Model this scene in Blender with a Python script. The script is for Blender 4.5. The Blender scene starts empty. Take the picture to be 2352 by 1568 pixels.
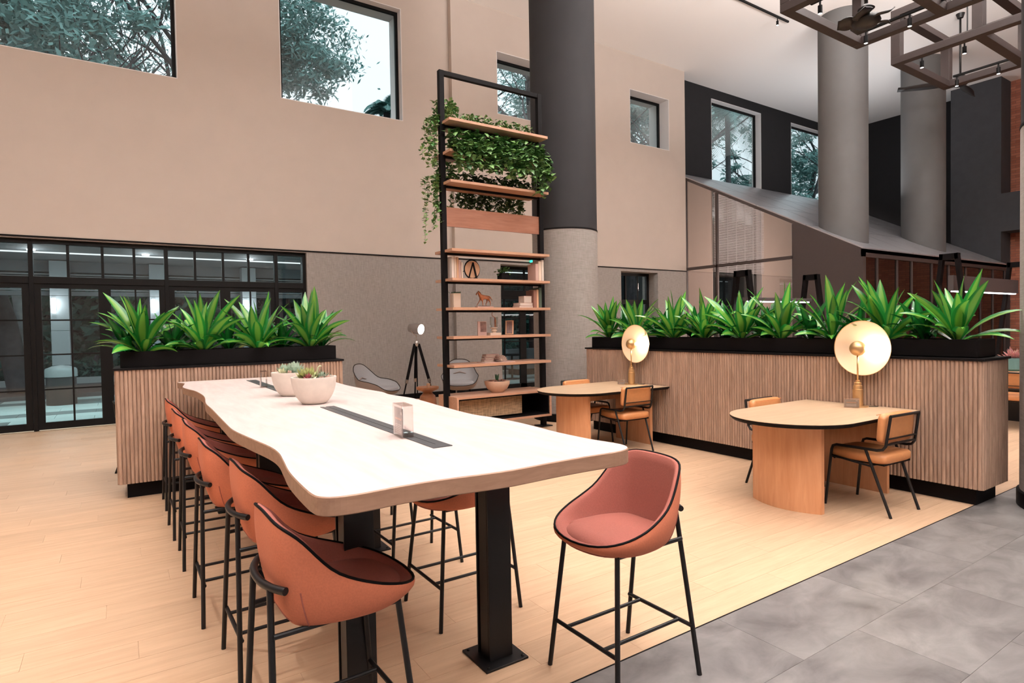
import bpy, math, random
from mathutils import Vector, Matrix
PI = math.pi
C = bpy.context.scene.collection
sc = bpy.context.scene

# ------------------------------------------------------------------ camera
cam_d = bpy.data.cameras.new('camera'); cam = bpy.data.objects.new('camera', cam_d); C.objects.link(cam)
yaw, pitch, roll = .58375, -.02423, -.0174
fw = Vector((math.sin(yaw)*math.cos(pitch), math.cos(yaw)*math.cos(pitch), math.sin(pitch)))
rt = Vector((math.cos(yaw), -math.sin(yaw), 0)); up = rt.cross(fw)
r2 = rt*math.cos(roll)+up*math.sin(roll); u2 = -rt*math.sin(roll)+up*math.cos(roll)
M = Matrix.Identity(4)
for i in range(3):
    M[i][0] = r2[i]; M[i][1] = u2[i]; M[i][2] = -fw[i]
M[2][3] = 1.5
cam.matrix_world = M
cam_d.sensor_width = 36; cam_d.lens = 36*1369/2352; cam_d.clip_start = .05; cam_d.clip_end = 300
sc.camera = cam

# ------------------------------------------------------------------ world, lights, exposure
sc.view_settings.view_transform = 'Standard'; sc.view_settings.look = 'None'
sc.view_settings.exposure = .42; sc.view_settings.gamma = 1.0; sc.view_settings.use_curve_mapping = False
w = bpy.data.worlds.new('sky'); sc.world = w; w.use_nodes = True
bg = w.node_tree.nodes['Background']; bg.inputs[0].default_value = (.86, .94, 1.0, 1); bg.inputs[1].default_value = 1.0
try:
    sc.cycles.use_denoising = True
    sc.cycles.max_bounces = 8; sc.cycles.diffuse_bounces = 4; sc.cycles.glossy_bounces = 4
    sc.cycles.transparent_max_bounces = 16; sc.cycles.sample_clamp_indirect = 6.0
    sc.cycles.caustics_reflective = False; sc.cycles.caustics_refractive = False
except Exception: pass

def light(kind, loc, e, col=(1, .84, .72), size=.1, target=None, spot=60, blend=.5, sizey=None, name='ceiling_lamp_light'):
    d = bpy.data.lights.new(name, kind); d.energy = e; d.color = col
    if kind == 'AREA':
        d.size = size
        if sizey: d.shape = 'RECTANGLE'; d.size_y = sizey
    else: d.shadow_soft_size = size
    if kind == 'SPOT': d.spot_size = math.radians(spot); d.spot_blend = blend
    o = bpy.data.objects.new(name, d); C.objects.link(o); o.location = loc
    if target is not None:
        o.rotation_euler = (Vector(target)-Vector(loc)).to_track_quat('-Z', 'Y').to_euler()
    return o
WARM = (1, .935, .885); LS = .8
light('AREA', (17.8, 9.3, 5.1), 75, (.97, .98, 1), 5, (17.8, 9.0, 9), sizey=1.2, name='fill_uplight')  # added upward light for the far ceiling, without a fixture
light('SPOT', (6.2, 5.2, 7.5), 900, (1, .97, .97), .1, (6.25, 1.75, 1.9), 17, .7)  # added spot with no lamp behind it, brightens the right-edge column
# recessed ceiling downlights of the hall (wide, soft-edged)
for (x, y, e) in [(-2.5, 4.5, 1350), (1.2, 4.0, 160), (5.0, 4.2, 190), (-2.5, 8.6, 420), (2.2, 8.8, 260), (6.2, 9.2, 150), (1.2, .2, 340), (5.0, .0, 210), (9.0, .5, 300), (9.0, 4.8, 280), (-2.0, -4, 360), (3.0, -4, 360), (8.5, -4, 380),
                  (13.5, 1.5, 380), (17.5, 4.8, 340), (18.5, -1, 340), (14, -5, 340)]:
    light('SPOT', (x, y, 8.6), e*LS*.54, WARM, .075, (x, y, 0), 125, .9)
# narrower accent spots on the tables, plants and shelf
for (p, t, e, s) in [((.2, 1.2, 8.3), (1.0, 3.0, 0), 150, 40), ((2.6, 1.0, 8.3), (1.1, 3.4, 0), 120, 40), ((1.0, 6.4, 8.3), (1.0, 3.8, 0), 90, 40),
                     ((4.2, 1.0, 8.3), (4.6, 3.6, 0), 130, 42), ((3.6, 4.4, 8.3), (4.9, 3.1, 0), 260, 36), ((6.0, 5.0, 8.3), (4.8, 5.6, 0), 260, 36),
                     ((-1.2, 7.0, 8.3), (-.4, 7.0, 0), 420, 50), ((2.2, 8.5, 8.3), (3.2, 9.6, .5), 260, 45),
                     ((4.6, .6, 5.3), (6.0, 2.9, 1.9), 240, 40), ((3.8, 3.6, 5.6), (6.0, 5.2, 1.9), 240, 42), ((.8, 3.6, 5.6), (1.0, 6.6, 1.9), 240, 34),
                     ((2.4, 3.4, 6.4), (4.5, 7.2, 3.6), 200, 34)]:
    light('SPOT', p, e*LS*.32, WARM, .06, t, s, .6)
# unseen area lights added to brighten the ceiling and fill the hall
for (x, y, z, e) in [(8.1, 1.8, 6.35, 1400), (11.05, 1.8, 6.35, 1100), (2.5, .5, 6.6, 950), (-3, -1, 6.6, 900), (3, -6, 6.6, 900)]:
    light('AREA', (x, y, z), e*LS, (1, .945, .92), 1.2, (x, y, 9), sizey=4, name='fill_uplight')

# ------------------------------------------------------------------ materials
MATS = {}

def nt(name):
    m = bpy.data.materials.new(name); m.use_nodes = True
    n = m.node_tree.nodes; b = n['Principled BSDF']
    return m, n, m.node_tree.links, b
def plain(name, col, rough=.6, metal=0, noise=0.0, scale=20, bump=0, spec=None, coord='Object', stretch=(1, 1, 1), rnd=0):
    if name in MATS: return MATS[name]
    m, n, L, b = nt(name)
    b.inputs['Base Color'].default_value = (*col, 1); b.inputs['Roughness'].default_value = rough; b.inputs['Metallic'].default_value = metal
    if spec is not None: b.inputs['Specular IOR Level'].default_value = spec
    if noise or bump or rnd:
        tc = n.new('ShaderNodeTexCoord'); mp = n.new('ShaderNodeMapping'); mp.inputs['Scale'].default_value = stretch
        L.new(tc.outputs[coord], mp.inputs[0])
        nz = n.new('ShaderNodeTexNoise'); nz.inputs['Scale'].default_value = scale; nz.inputs['Detail'].default_value = 6
        L.new(mp.outputs[0], nz.inputs['Vector'])
        hs = n.new('ShaderNodeHueSaturation'); hs.inputs['Color'].default_value = (*col, 1)
        mr = n.new('ShaderNodeMapRange'); mr.inputs[3].default_value = 1-noise; mr.inputs[4].default_value = 1+noise
        mr.inputs[1].default_value = .3; mr.inputs[2].default_value = .7
        L.new(nz.outputs['Fac'], mr.inputs[0])
        if rnd:
            oi = n.new('ShaderNodeObjectInfo'); r_ = n.new('ShaderNodeMapRange'); r_.inputs[3].default_value = 1-rnd; r_.inputs[4].default_value = 1+rnd
            L.new(oi.outputs['Random'], r_.inputs[0]); mu = n.new('ShaderNodeMath'); mu.operation = 'MULTIPLY'
            L.new(mr.outputs[0], mu.inputs[0]); L.new(r_.outputs[0], mu.inputs[1]); L.new(mu.outputs[0], hs.inputs['Value'])
        else: L.new(mr.outputs[0], hs.inputs['Value'])
        L.new(hs.outputs[0], b.inputs['Base Color'])
        if bump:
            bp = n.new('ShaderNodeBump'); bp.inputs['Strength'].default_value = bump; bp.inputs['Distance'].default_value = .002
            L.new(nz.outputs['Fac'], bp.inputs['Height']); L.new(bp.outputs[0], b.inputs['Normal'])
    MATS[name] = m; return m
def wood(name, c1, c2, axis='x', scale=3.0, rough=.45, coord='Object', rnd=0.0, bump=.1, squash=14, ring=True):
    """wood grain running along an axis"""
    if name in MATS: return MATS[name]
    m, n, L, b = nt(name)
    tc = n.new('ShaderNodeTexCoord'); mp = n.new('ShaderNodeMapping')
    s = [squash]*3; s['xyz'.index(axis)] = 1
    mp.inputs['Scale'].default_value = s
    if rnd:
        oi = n.new('ShaderNodeObjectInfo'); ad = n.new('ShaderNodeVectorMath'); ad.operation = 'ADD'
        mm = n.new('ShaderNodeVectorMath'); mm.operation = 'SCALE'; mm.inputs['Scale'].default_value = 37
        cb = n.new('ShaderNodeCombineXYZ')
        for k in range(3): L.new(oi.outputs['Random'], cb.inputs[k])
        L.new(cb.outputs[0], mm.inputs[0]); L.new(tc.outputs[coord], ad.inputs[0]); L.new(mm.outputs[0], ad.inputs[1]); L.new(ad.outputs[0], mp.inputs[0])
    else: L.new(tc.outputs[coord], mp.inputs[0])
    nz = n.new('ShaderNodeTexNoise'); nz.inputs['Scale'].default_value = scale; nz.inputs['Detail'].default_value = 8; nz.inputs['Roughness'].default_value = .6; nz.inputs['Distortion'].default_value = .6
    L.new(mp.outputs[0], nz.inputs['Vector'])
    cr = n.new('ShaderNodeValToRGB'); cr.color_ramp.elements[0].position = .32; cr.color_ramp.elements[0].color = (*c1, 1)
    cr.color_ramp.elements[1].position = .68; cr.color_ramp.elements[1].color = (*c2, 1)
    L.new(nz.outputs['Fac'], cr.inputs[0])
    out = cr.outputs[0]
    if rnd:
        hs = n.new('ShaderNodeHueSaturation'); r_ = n.new('ShaderNodeMapRange'); r_.inputs[3].default_value = 1-rnd; r_.inputs[4].default_value = 1+rnd
        L.new(oi.outputs['Random'], r_.inputs[0]); L.new(r_.outputs[0], hs.inputs['Value']); L.new(out, hs.inputs['Color']); out = hs.outputs[0]
    L.new(out, b.inputs['Base Color']); b.inputs['Roughness'].default_value = rough
    bp = n.new('ShaderNodeBump'); bp.inputs['Strength'].default_value = bump; bp.inputs['Distance'].default_value = .001
    L.new(nz.outputs['Fac'], bp.inputs['Height']); L.new(bp.outputs[0], b.inputs['Normal'])
    MATS[name] = m; return m
def emit(name, col, s):
    if name in MATS: return MATS[name]
    m, n, L, b = nt(name)
    b.inputs['Base Color'].default_value = (0, 0, 0, 1); b.inputs['Emission Color'].default_value = (*col, 1); b.inputs['Emission Strength'].default_value = s
    MATS[name] = m; return m
def glass(name, tint, refl=.06, rough=.0, rcol=(1, 1, 1)):
    """thin clear pane: tinted see-through with a mirror-like surface layer"""
    if name in MATS: return MATS[name]
    m, n, L, b = nt(name); n.remove(b); out = n['Material Output']
    t = n.new('ShaderNodeBsdfTransparent'); t.inputs[0].default_value = (*tint, 1)
    g = n.new('ShaderNodeBsdfGlossy'); g.inputs['Roughness'].default_value = rough; g.inputs['Color'].default_value = (*rcol, 1)
    fr = n.new('ShaderNodeLayerWeight'); fr.inputs['Blend'].default_value = .25
    ma = n.new('ShaderNodeMath'); ma.operation = 'MULTIPLY_ADD'; ma.inputs[1].default_value = .4; ma.inputs[2].default_value = refl
    L.new(fr.outputs['Fresnel'], ma.inputs[0]); mx = n.new('ShaderNodeMixShader')
    L.new(ma.outputs[0], mx.inputs[0]); L.new(t.outputs[0], mx.inputs[1]); L.new(g.outputs[0], mx.inputs[2]); L.new(mx.outputs[0], out.inputs[0])
    MATS[name] = m; return m

# cell-based floor materials (world position -> plank index -> tone)
def floor_mat(name, c1, c2, lx, ly, off, x0, y0, rough, vary, grain, squash, seam, noise_scale=2.2):
    m, n, L, b = nt(name)
    ge = n.new('ShaderNodeNewGeometry'); sp = n.new('ShaderNodeSeparateXYZ'); L.new(ge.outputs['Position'], sp.inputs[0])
    def mth(op, a, bb=None):
        q = n.new('ShaderNodeMath'); q.operation = op
        for i, v in enumerate((a, bb)):
            if v is None: continue
            if isinstance(v, (int, float)): q.inputs[i].default_value = v
            else: L.new(v, q.inputs[i])
        return q.outputs[0]
    ry = mth('DIVIDE', mth('SUBTRACT', sp.outputs[1], y0), ly); row = mth('FLOOR', ry)
    rx = mth('ADD', mth('DIVIDE', mth('SUBTRACT', sp.outputs[0], x0), lx), mth('FRACT', mth('MULTIPLY', row, off))); col = mth('FLOOR', rx)
    cb = n.new('ShaderNodeCombineXYZ'); L.new(row, cb.inputs[0]); L.new(col, cb.inputs[1])
    wn = n.new('ShaderNodeTexWhiteNoise'); wn.noise_dimensions = '2D'; L.new(cb.outputs[0], wn.inputs['Vector'])
    sc_ = n.new('ShaderNodeVectorMath'); sc_.operation = 'SCALE'; sc_.inputs['Scale'].default_value = 9; L.new(wn.outputs['Color'], sc_.inputs[0])
    ad = n.new('ShaderNodeVectorMath'); L.new(ge.outputs['Position'], ad.inputs[0]); L.new(sc_.outputs[0], ad.inputs[1])
    mp = n.new('ShaderNodeMapping'); mp.inputs['Scale'].default_value = (1, squash, 1); L.new(ad.outputs[0], mp.inputs[0])
    nz = n.new('ShaderNodeTexNoise'); nz.inputs['Scale'].default_value = noise_scale; nz.inputs['Detail'].default_value = 8; nz.inputs['Roughness'].default_value = .62; nz.inputs['Distortion'].default_value = .5
    L.new(mp.outputs[0], nz.inputs['Vector'])
    cr = n.new('ShaderNodeValToRGB'); cr.color_ramp.elements[0].position = .5-grain; cr.color_ramp.elements[0].color = (*c1, 1)
    cr.color_ramp.elements[1].position = .5+grain; cr.color_ramp.elements[1].color = (*c2, 1); L.new(nz.outputs['Fac'], cr.inputs[0])
    hs = n.new('ShaderNodeHueSaturation'); mr = n.new('ShaderNodeMapRange'); mr.inputs[3].default_value = 1-vary; mr.inputs[4].default_value = 1+vary
    L.new(wn.outputs['Value'], mr.inputs[0]); L.new(mr.outputs[0], hs.inputs['Value']); L.new(cr.outputs[0], hs.inputs['Color'])
    L.new(hs.outputs[0], b.inputs['Base Color']); b.inputs['Roughness'].default_value = rough
    MATS[name] = m; return m
PLX, PLY, POFF = 1.22, .185, .37
TLX, TLY, TOFF = .92, .46, .5
M_floor = floor_mat('oak_floor', (.51, .33, .205), (.63, .43, .28), PLX, PLY, POFF, -9, 1.937, .46, .05, .2, 11, 0)
M_tile = floor_mat('stone_floor', (.075, .068, .067), (.20, .188, .184), TLX, TLY, TOFF, -9, 1.937-TLY*40, .42, .07, .2, 1.6, 0, 3.0)

def weave(name, c1, c2, sx=260, rough=.85):
    """woven wallpaper / fabric: fine crossing threads"""
    m, n, L, b = nt(name)
    tc = n.new('ShaderNodeTexCoord')
    def nn(st, s):
        mp = n.new('ShaderNodeMapping'); mp.inputs['Scale'].default_value = st; L.new(tc.outputs['Object'], mp.inputs[0])
        z = n.new('ShaderNodeTexNoise'); z.inputs['Scale'].default_value = s; z.inputs['Detail'].default_value = 3; L.new(mp.outputs[0], z.inputs['Vector']); return z.outputs['Fac']
    a = nn((1, 1, 14), 9); c = nn((14, 14, 1), 9); ad = n.new('ShaderNodeMath'); ad.operation = 'ADD'; L.new(a, ad.inputs[0]); L.new(c, ad.inputs[1])
    mr = n.new('ShaderNodeMapRange'); mr.inputs[1].default_value = .75; mr.inputs[2].default_value = 1.25; L.new(ad.outputs[0], mr.inputs[0])
    cr = n.new('ShaderNodeValToRGB'); cr.color_ramp.elements[0].color = (*c1, 1); cr.color_ramp.elements[1].color = (*c2, 1); L.new(mr.outputs[0], cr.inputs[0])
    L.new(cr.outputs[0], b.inputs['Base Color']); b.inputs['Roughness'].default_value = rough
    MATS[name] = m; return m
M_paper = weave('woven_wallpaper', (.205, .18, .165), (.29, .258, .238))
M_wall = plain('beige_paint', (.50, .425, .37), .9, noise=.02, scale=3)
M_reveal = plain('window_reveal_paint', (.78, .76, .76), .8)
M_ceil = plain('ceiling_paint', (.88, .855, .84), .9)
M_black = plain('black_paint_wall', (.008, .0075, .009), .9, noise=.1, scale=5)
M_dgrey = plain('charcoal_wall', (.038, .039, .044), .85, noise=.08, scale=5)
M_col = plain('column_paint', (.10, .097, .095), .7, noise=.04, scale=4); M_cold = plain('dark_column_paint', (.028, .027, .029), .75, noise=.04, scale=4, spec=.2)
M_frame = plain('black_metal', (.005, .0045, .0045), .45, noise=.08, scale=60, spec=.15)
M_blk = plain('black_laminate', (.0045, .0035, .0038), .6, noise=.1, scale=90, spec=.1)
M_steel = plain('black_steel', (.007, .0065, .007), .42, spec=.3)
M_truss = plain('brown_steel', (.025, .014, .012), .5, noise=.12, scale=12)
M_table = wood('pale_oak_top', (.60, .495, .47), (.70, .605, .58), 'y', 2.6, .42, squash=7, bump=.08)
M_tedge = wood('oak_edge', (.23, .125, .078), (.32, .185, .12), 'x', 6, .5, squash=6)
M_slat = wood('walnut_slat', (.235, .145, .10), (.39, .255, .185), 'z', 5, .5, rnd=.13, squash=10)
M_shelf = wood('shelf_oak', (.36, .185, .115), (.46, .255, .165), 'x', 3, .42, squash=12)
M_board = wood('cherry_board', (.21, .08, .045), (.27, .115, .07), 'x', 3, .45, squash=10)
M_round = wood('beech_top', (.54, .37, .235), (.64, .465, .31), 'x', 2.2, .3, squash=9, bump=.04)
M_base = wood('cherry_base', (.52, .235, .11), (.62, .31, .16), 'z', 2.5, .42, squash=10)
M_tan = plain('tan_leather', (.52, .22, .085), .45, noise=.05, scale=30, bump=.15)
M_out = plain('orange_fabric', (.52, .155, .08), .8, noise=.07, scale=160, bump=.25)
M_in = plain('rust_fabric', (.29, .085, .063), .85, noise=.07, scale=160, bump=.25)
M_brass = plain('brushed_brass', (.62, .40, .20), .35, .85)
M_dish = plain('gold_enamel', (.78, .60, .42), .5, .2)
M_conc = plain('cast_stone', (.66, .58, .51), .75, noise=.07, scale=14)
M_gfab = plain('grey_felt', (.30, .29, .295), .85, noise=.06, scale=120)
M_gshell = plain('taupe_shell', (.25, .19, .165), .6)
M_soil = plain('potting_soil', (.03, .02, .015), .95, noise=.3, scale=60)
M_glass = glass('window_glass', (.93, .98, .98), .015)
M_dglass = glass('door_glass', (.66, .72, .74), .03)
M_lglass = glass('smoked_glass', (.42, .34, .31), .16)
M_dome = glass('clear_glass', (.93, .93, .93), .08)

# ------------------------------------------------------------------ mesh builder
class MB:
    def __init__(s): s.v = []; s.f = []; s.a = []
    def add(s, vs, fs, at=None):
        k = len(s.v); s.v += [tuple(p) for p in vs]; s.f += [tuple(i+k for i in f) for f in fs]
        s.a += list(at) if at is not None else [0.0]*len(vs); return s
    def box(s, x0, x1, y0, y1, z0, z1):
        return s.add([(x, y, z) for x in (x0, x1) for y in (y0, y1) for z in (z0, z1)],
                     [(0, 1, 3, 2), (4, 6, 7, 5), (0, 4, 5, 1), (2, 3, 7, 6), (0, 2, 6, 4), (1, 5, 7, 3)])
    def bar(s, a, b, w, h=None, upv=(0, 0, 1)):
        """rectangular bar from a to b"""
        h = h or w; a = Vector(a); b = Vector(b); d = (b-a).normalized(); u = Vector(upv)
        if abs(d.dot(u)) > .95: u = Vector((0, 1, 0))
        sd = d.cross(u).normalized(); u = sd.cross(d)
        vs = [p+sd*i*w/2+u*j*h/2 for p in (a, b) for i, j in ((-1, -1), (1, -1), (1, 1), (-1, 1))]
        return s.add(vs, [(3, 2, 1, 0), (4, 5, 6, 7), (0, 1, 5, 4), (1, 2, 6, 5), (2, 3, 7, 6), (3, 0, 4, 7)])
    def tube(s, pts, r, n=10, closed=False, cap=True):
        pts = [Vector(p) for p in pts]; m = len(pts); rr = r if isinstance(r, (list, tuple)) else [r]*m
        k = []; N = None
        for i, p in enumerate(pts):
            if closed: t = (pts[(i+1) % m]-pts[i-1])
            else: t = (pts[min(i+1, m-1)]-pts[max(i-1, 0)])
            t.normalize()
            if N is None:
                N = t.orthogonal().normalized()
            else:
                N = (N-t*N.dot(t))
                N = N.normalized() if N.length > 1e-6 else t.orthogonal().normalized()
            B = t.cross(N)
            k += [p+(N*math.cos(2*PI*j/n)+B*math.sin(2*PI*j/n))*rr[i] for j in range(n)]
        fs = []
        for i in range(m if closed else m-1):
            a = i*n; b = ((i+1) % m)*n
            fs += [(a+j, a+(j+1) % n, b+(j+1) % n, b+j) for j in range(n)]
        if cap and not closed: fs += [tuple(range(n))[::-1], tuple(range((m-1)*n, m*n))]
        return s.add(k, fs)
    def lathe(s, prof, n=32, c=(0, 0, 0), axis='z', cap=True):
        """prof = [(r, h)...]"""
        c = Vector(c); vs = []
        for r, h in prof:
            for j in range(n):
                a = 2*PI*j/n; x, y = r*math.cos(a), r*math.sin(a)
                q = (x, y, h) if axis == 'z' else ((h, x, y) if axis == 'x' else (y, h, x))
                vs.append(c+Vector(q))
        fs = [(i*n+j, i*n+(j+1) % n, (i+1)*n+(j+1) % n, (i+1)*n+j) for i in range(len(prof)-1) for j in range(n)]
        if cap:
            if prof[0][0] > 1e-5: fs.append(tuple(range(n))[::-1])
            if prof[-1][0] > 1e-5: fs.append(tuple(range((len(prof)-1)*n, len(prof)*n)))
        return s.add(vs, fs)
    def prism(s, out, z0, z1, inset=0):
        n = len(out); vs = [(x, y, z0) for x, y in out]+[(x, y, z1) for x, y in out]
        return s.add(vs, [tuple(range(n))[::-1], tuple(range(n, 2*n))]+[(i, (i+1) % n, n+(i+1) % n, n+i) for i in range(n)])
    def grid(s, rows, closed=False, at=None):
        m = len(rows[0]); vs = [p for r in rows for p in r]
        fs = [(i*m+j, i*m+(j+1) % m, (i+1)*m+(j+1) % m, (i+1)*m+j) for i in range(len(rows)-1) for j in range(m if closed else m-1)]
        return s.add(vs, fs, at)
    def mesh(s, name, mat, smooth=False):
        me = bpy.data.meshes.new(name); me.from_pydata(s.v, [], s.f)
        if any(s.a):
            at = me.attributes.new('lu', 'FLOAT', 'POINT'); at.data.foreach_set('value', s.a)
        if mat: me.materials.append(mat)
        if smooth: me.polygons.foreach_set('use_smooth', [True]*len(me.polygons))
        me.update(); return me
    def build(s, name, mat, parent=None, smooth=False, bevel=0, loc=None, auto=False, fix=False):
        me = s.mesh(name, mat, smooth or auto)
        if fix or auto:
            import bmesh
            b = bmesh.new(); b.from_mesh(me); bmesh.ops.recalc_face_normals(b, faces=b.faces); b.to_mesh(me); b.free()
        if auto:
            try: me.set_sharp_from_angle(angle=math.radians(35))
            except Exception: pass
        return inst(name, me, parent, loc, bevel)
def inst(name, me, parent=None, loc=None, bevel=0, rot=None):
    o = bpy.data.objects.new(name, me); C.objects.link(o)
    if parent: o.parent = parent
    if loc is not None: o.location = loc
    if rot is not None: o.rotation_euler = rot
    if bevel:
        md = o.modifiers.new('bevel', 'BEVEL'); md.width = bevel; md.segments = 2; md.limit_method = 'ANGLE'; md.angle_limit = math.radians(40)
    return o
def tag(o, label, cat, group=None):
    o['label'] = label; o['category'] = cat
    if group: o['group'] = group
    return o
def thing(name, label, cat, loc=(0, 0, 0), rz=0, group=None):
    o = bpy.data.objects.new(name, None); C.objects.link(o); o.empty_display_size = .1
    o.location = loc; o.rotation_euler = (0, 0, rz); return tag(o, label, cat, group)
def struct(o, ): o['kind'] = 'structure'; return o
def sempty(name, loc=(0, 0, 0)):
    o = bpy.data.objects.new(name, None); C.objects.link(o); o.location = loc; o['kind'] = 'structure'; return o
def stuff(o): o['kind'] = 'stuff'; return o
KIDS = {}
def dup(root, loc, rz, label=None, group=None):
    def cp(o, par):
        c = o.copy(); C.objects.link(c); c.parent = par
        for ch in o.children: cp(ch, c)
        return c
    r = cp(root, None); r.location = loc; r.rotation_euler = (0, 0, rz)
    if label: r['label'] = label
    if group: r['group'] = group
    return r
def box(name, x0, x1, y0, y1, z0, z1, mat, parent=None, bevel=0):
    """axis-aligned box whose origin sits at its centre"""
    c = ((x0+x1)/2, (y0+y1)/2, (z0+z1)/2)
    m = MB(); m.box(x0-c[0], x1-c[0], y0-c[1], y1-c[1], z0-c[2], z1-c[2])
    return m.build(name, mat, parent, loc=c, bevel=bevel)
def catmull(pts, n, closed=True):
    out = []; m = len(pts)
    for i in range(m if closed else m-1):
        if closed: p0, p1, p2, p3 = pts[i-1], pts[i], pts[(i+1) % m], pts[(i+2) % m]
        else: p0, p1, p2, p3 = pts[max(i-1, 0)], pts[i], pts[i+1], pts[min(i+2, m-1)]
        for k in range(n):
            t = k/n
            out.append(tuple(.5*((2*b)+(c-a)*t+(2*a-5*b+4*c-d)*t*t+(-a+3*b-3*c+d)*t**3) for a, b, c, d in zip(p0, p1, p2, p3)))
    if not closed: out.append(tuple(pts[-1]))
    return out
def interp(tab, x):
    for (a, *u), (b, *v) in zip(tab, tab[1:]):
        if x <= b:
            t = (x-a)/(b-a); t = max(0, min(1, t)); return [p+(q-p)*t for p, q in zip(u, v)]
    return list(tab[-1][1:])

# ------------------------------------------------------------------ room shell
ZC = 8.76; YW = 11.78; YB = 12.06
def wall_holes(name, x0, x1, y0, y1, z0, z1, holes, mat):
    """wall slab in the X direction with rectangular holes [(hx0,hx1,hz0,hz1)]"""
    m = MB(); xs = sorted({x0, x1, *[h[0] for h in holes], *[h[1] for h in holes]}); 
    xs = [x for x in xs if x0 <= x <= x1]
    for a, b in zip(xs, xs[1:]):
        hz = sorted([(max(z0, h[2]), min(z1, h[3])) for h in holes if h[0] <= a+1e-6 and h[1] >= b-1e-6 and h[3] > z0 and h[2] < z1])
        z = z0
        for p, q in hz:
            if p > z: m.box(a, b, y0, y1, z, p)
            z = q
        if z < z1: m.box(a, b, y0, y1, z, z1)
    return struct(m.build(name, mat, fix=False))
W = {1: (-2.2, .98, 5.87, 8.2, .16), 2: (2.675, 5.13, 5.87, 8.2, .16), 3: (7.41, 9.0, 6.40, 7.83, .40), 4: (11.62, 13.14, 6.40, 7.83, .40)}
GW = (-4.2, 3.07, 0, 3.0)       # big glazed door wall
D2 = (7.42, 9.3, 0, 2.96); LW = (11.22, 12.62, 1.0, 2.94)
wall_holes('wall_left', -9, 6.24, YW, 12.25, 3.03, ZC, [W[1][:4], W[2][:4]], M_wall)
wall_holes('wall_left_lower', -9, 6.24, YW, 12.25, 0, 3.03, [GW], M_paper)
wall_holes('wall_left_pier', 6.24, 13.81, YW-.12, 12.25, 3.03, ZC, [W[3][:4], W[4][:4]], M_wall)
wall_holes('wall_left_pier_lower', 6.24, 13.81, YW-.12, 12.25, 0, 3.03, [D2, LW], M_paper)
BW = [(15.50, 18.05, 1.0, 8.46), (19.78, 22.3, 1.0, 8.46)]
wall_holes('wall_back', 13.81, 23.3, YB, 12.4, 5.82, ZC, BW, M_black)
wall_holes('wall_back_lower', 13.81, 23.3, YB, 12.4, 0, 5.82, BW, M_wall)
# above-roof black / inside-lean-to beige skin
m = MB(); m.add([(13.86, YB-.012, 3.98), (22.3, YB-.012, 3.98), (22.3, YB-.012, 4.6), (13.86, YB-.012, 5.75)], [(0, 1, 2, 3)])
# far wall with piers and brick recesses
struct(box('wall_far', 23.3, 23.6, -10, 12.4, 0, ZC, M_black))
M_brick, n_, L_, b_ = nt('red_brick')
tc = n_.new('ShaderNodeTexCoord'); sx_ = n_.new('ShaderNodeSeparateXYZ'); mp = n_.new('ShaderNodeCombineXYZ'); L_.new(tc.outputs['Object'], sx_.inputs[0]); L_.new(sx_.outputs[1], mp.inputs[0]); L_.new(sx_.outputs[2], mp.inputs[1])
bt = n_.new('ShaderNodeTexBrick'); bt.inputs['Scale'].default_value = 4; bt.inputs['Color1'].default_value = (.42, .15, .09, 1); bt.inputs['Color2'].default_value = (.28, .09, .055, 1)
bt.inputs['Mortar'].default_value = (.16, .09, .07, 1); bt.inputs['Mortar Size'].default_value = .02; bt.inputs['Brick Width'].default_value = .9; bt.inputs['Row Height'].default_value = .3
L_.new(mp.outputs[0], bt.inputs['Vector']); L_.new(bt.outputs['Color'], b_.inputs['Base Color']); b_.inputs['Roughness'].default_value = .9
bp_ = n_.new('ShaderNodeBump'); bp_.inputs['Strength'].default_value = .6; bp_.inputs['Distance'].default_value = .02; L_.new(bt.outputs['Fac'], bp_.inputs['Height']); bp_.invert = True; L_.new(bp_.outputs[0], b_.inputs['Normal'])
struct(box('wall_far_brick', 23.06, 23.3, -10, 6.9, 0, ZC, M_brick))
m = MB(); m.box(22.3, 23.3, 6.9, 8.2, 0, ZC); m.box(22.3, 23.06, 2, 6.9, 4.12, 5.26)
struct(m.build('wall_far_pier', M_dgrey))
# the hall behind the camera
struct(box('wall_rear', -9, 23.6, -10.3, -10, 0, ZC, M_wall)); struct(box('wall_near_left', -9.3, -9, -10.3, 12.25, 0, ZC, M_wall))
struct(box('ceiling', -9.3, 23.6, -10.3, 12.4, ZC, ZC+.3, M_ceil))
struct(box('floor', -9.3, 23.6, 1.937, 12.4, -.2, -.006, M_floor)); fl = bpy.data.objects['floor']
struct(box('floor_hall', -9.3, 23.6, -10.3, 1.937, -.2, -.006, M_tile)); fh = bpy.data.objects['floor_hall']
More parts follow.
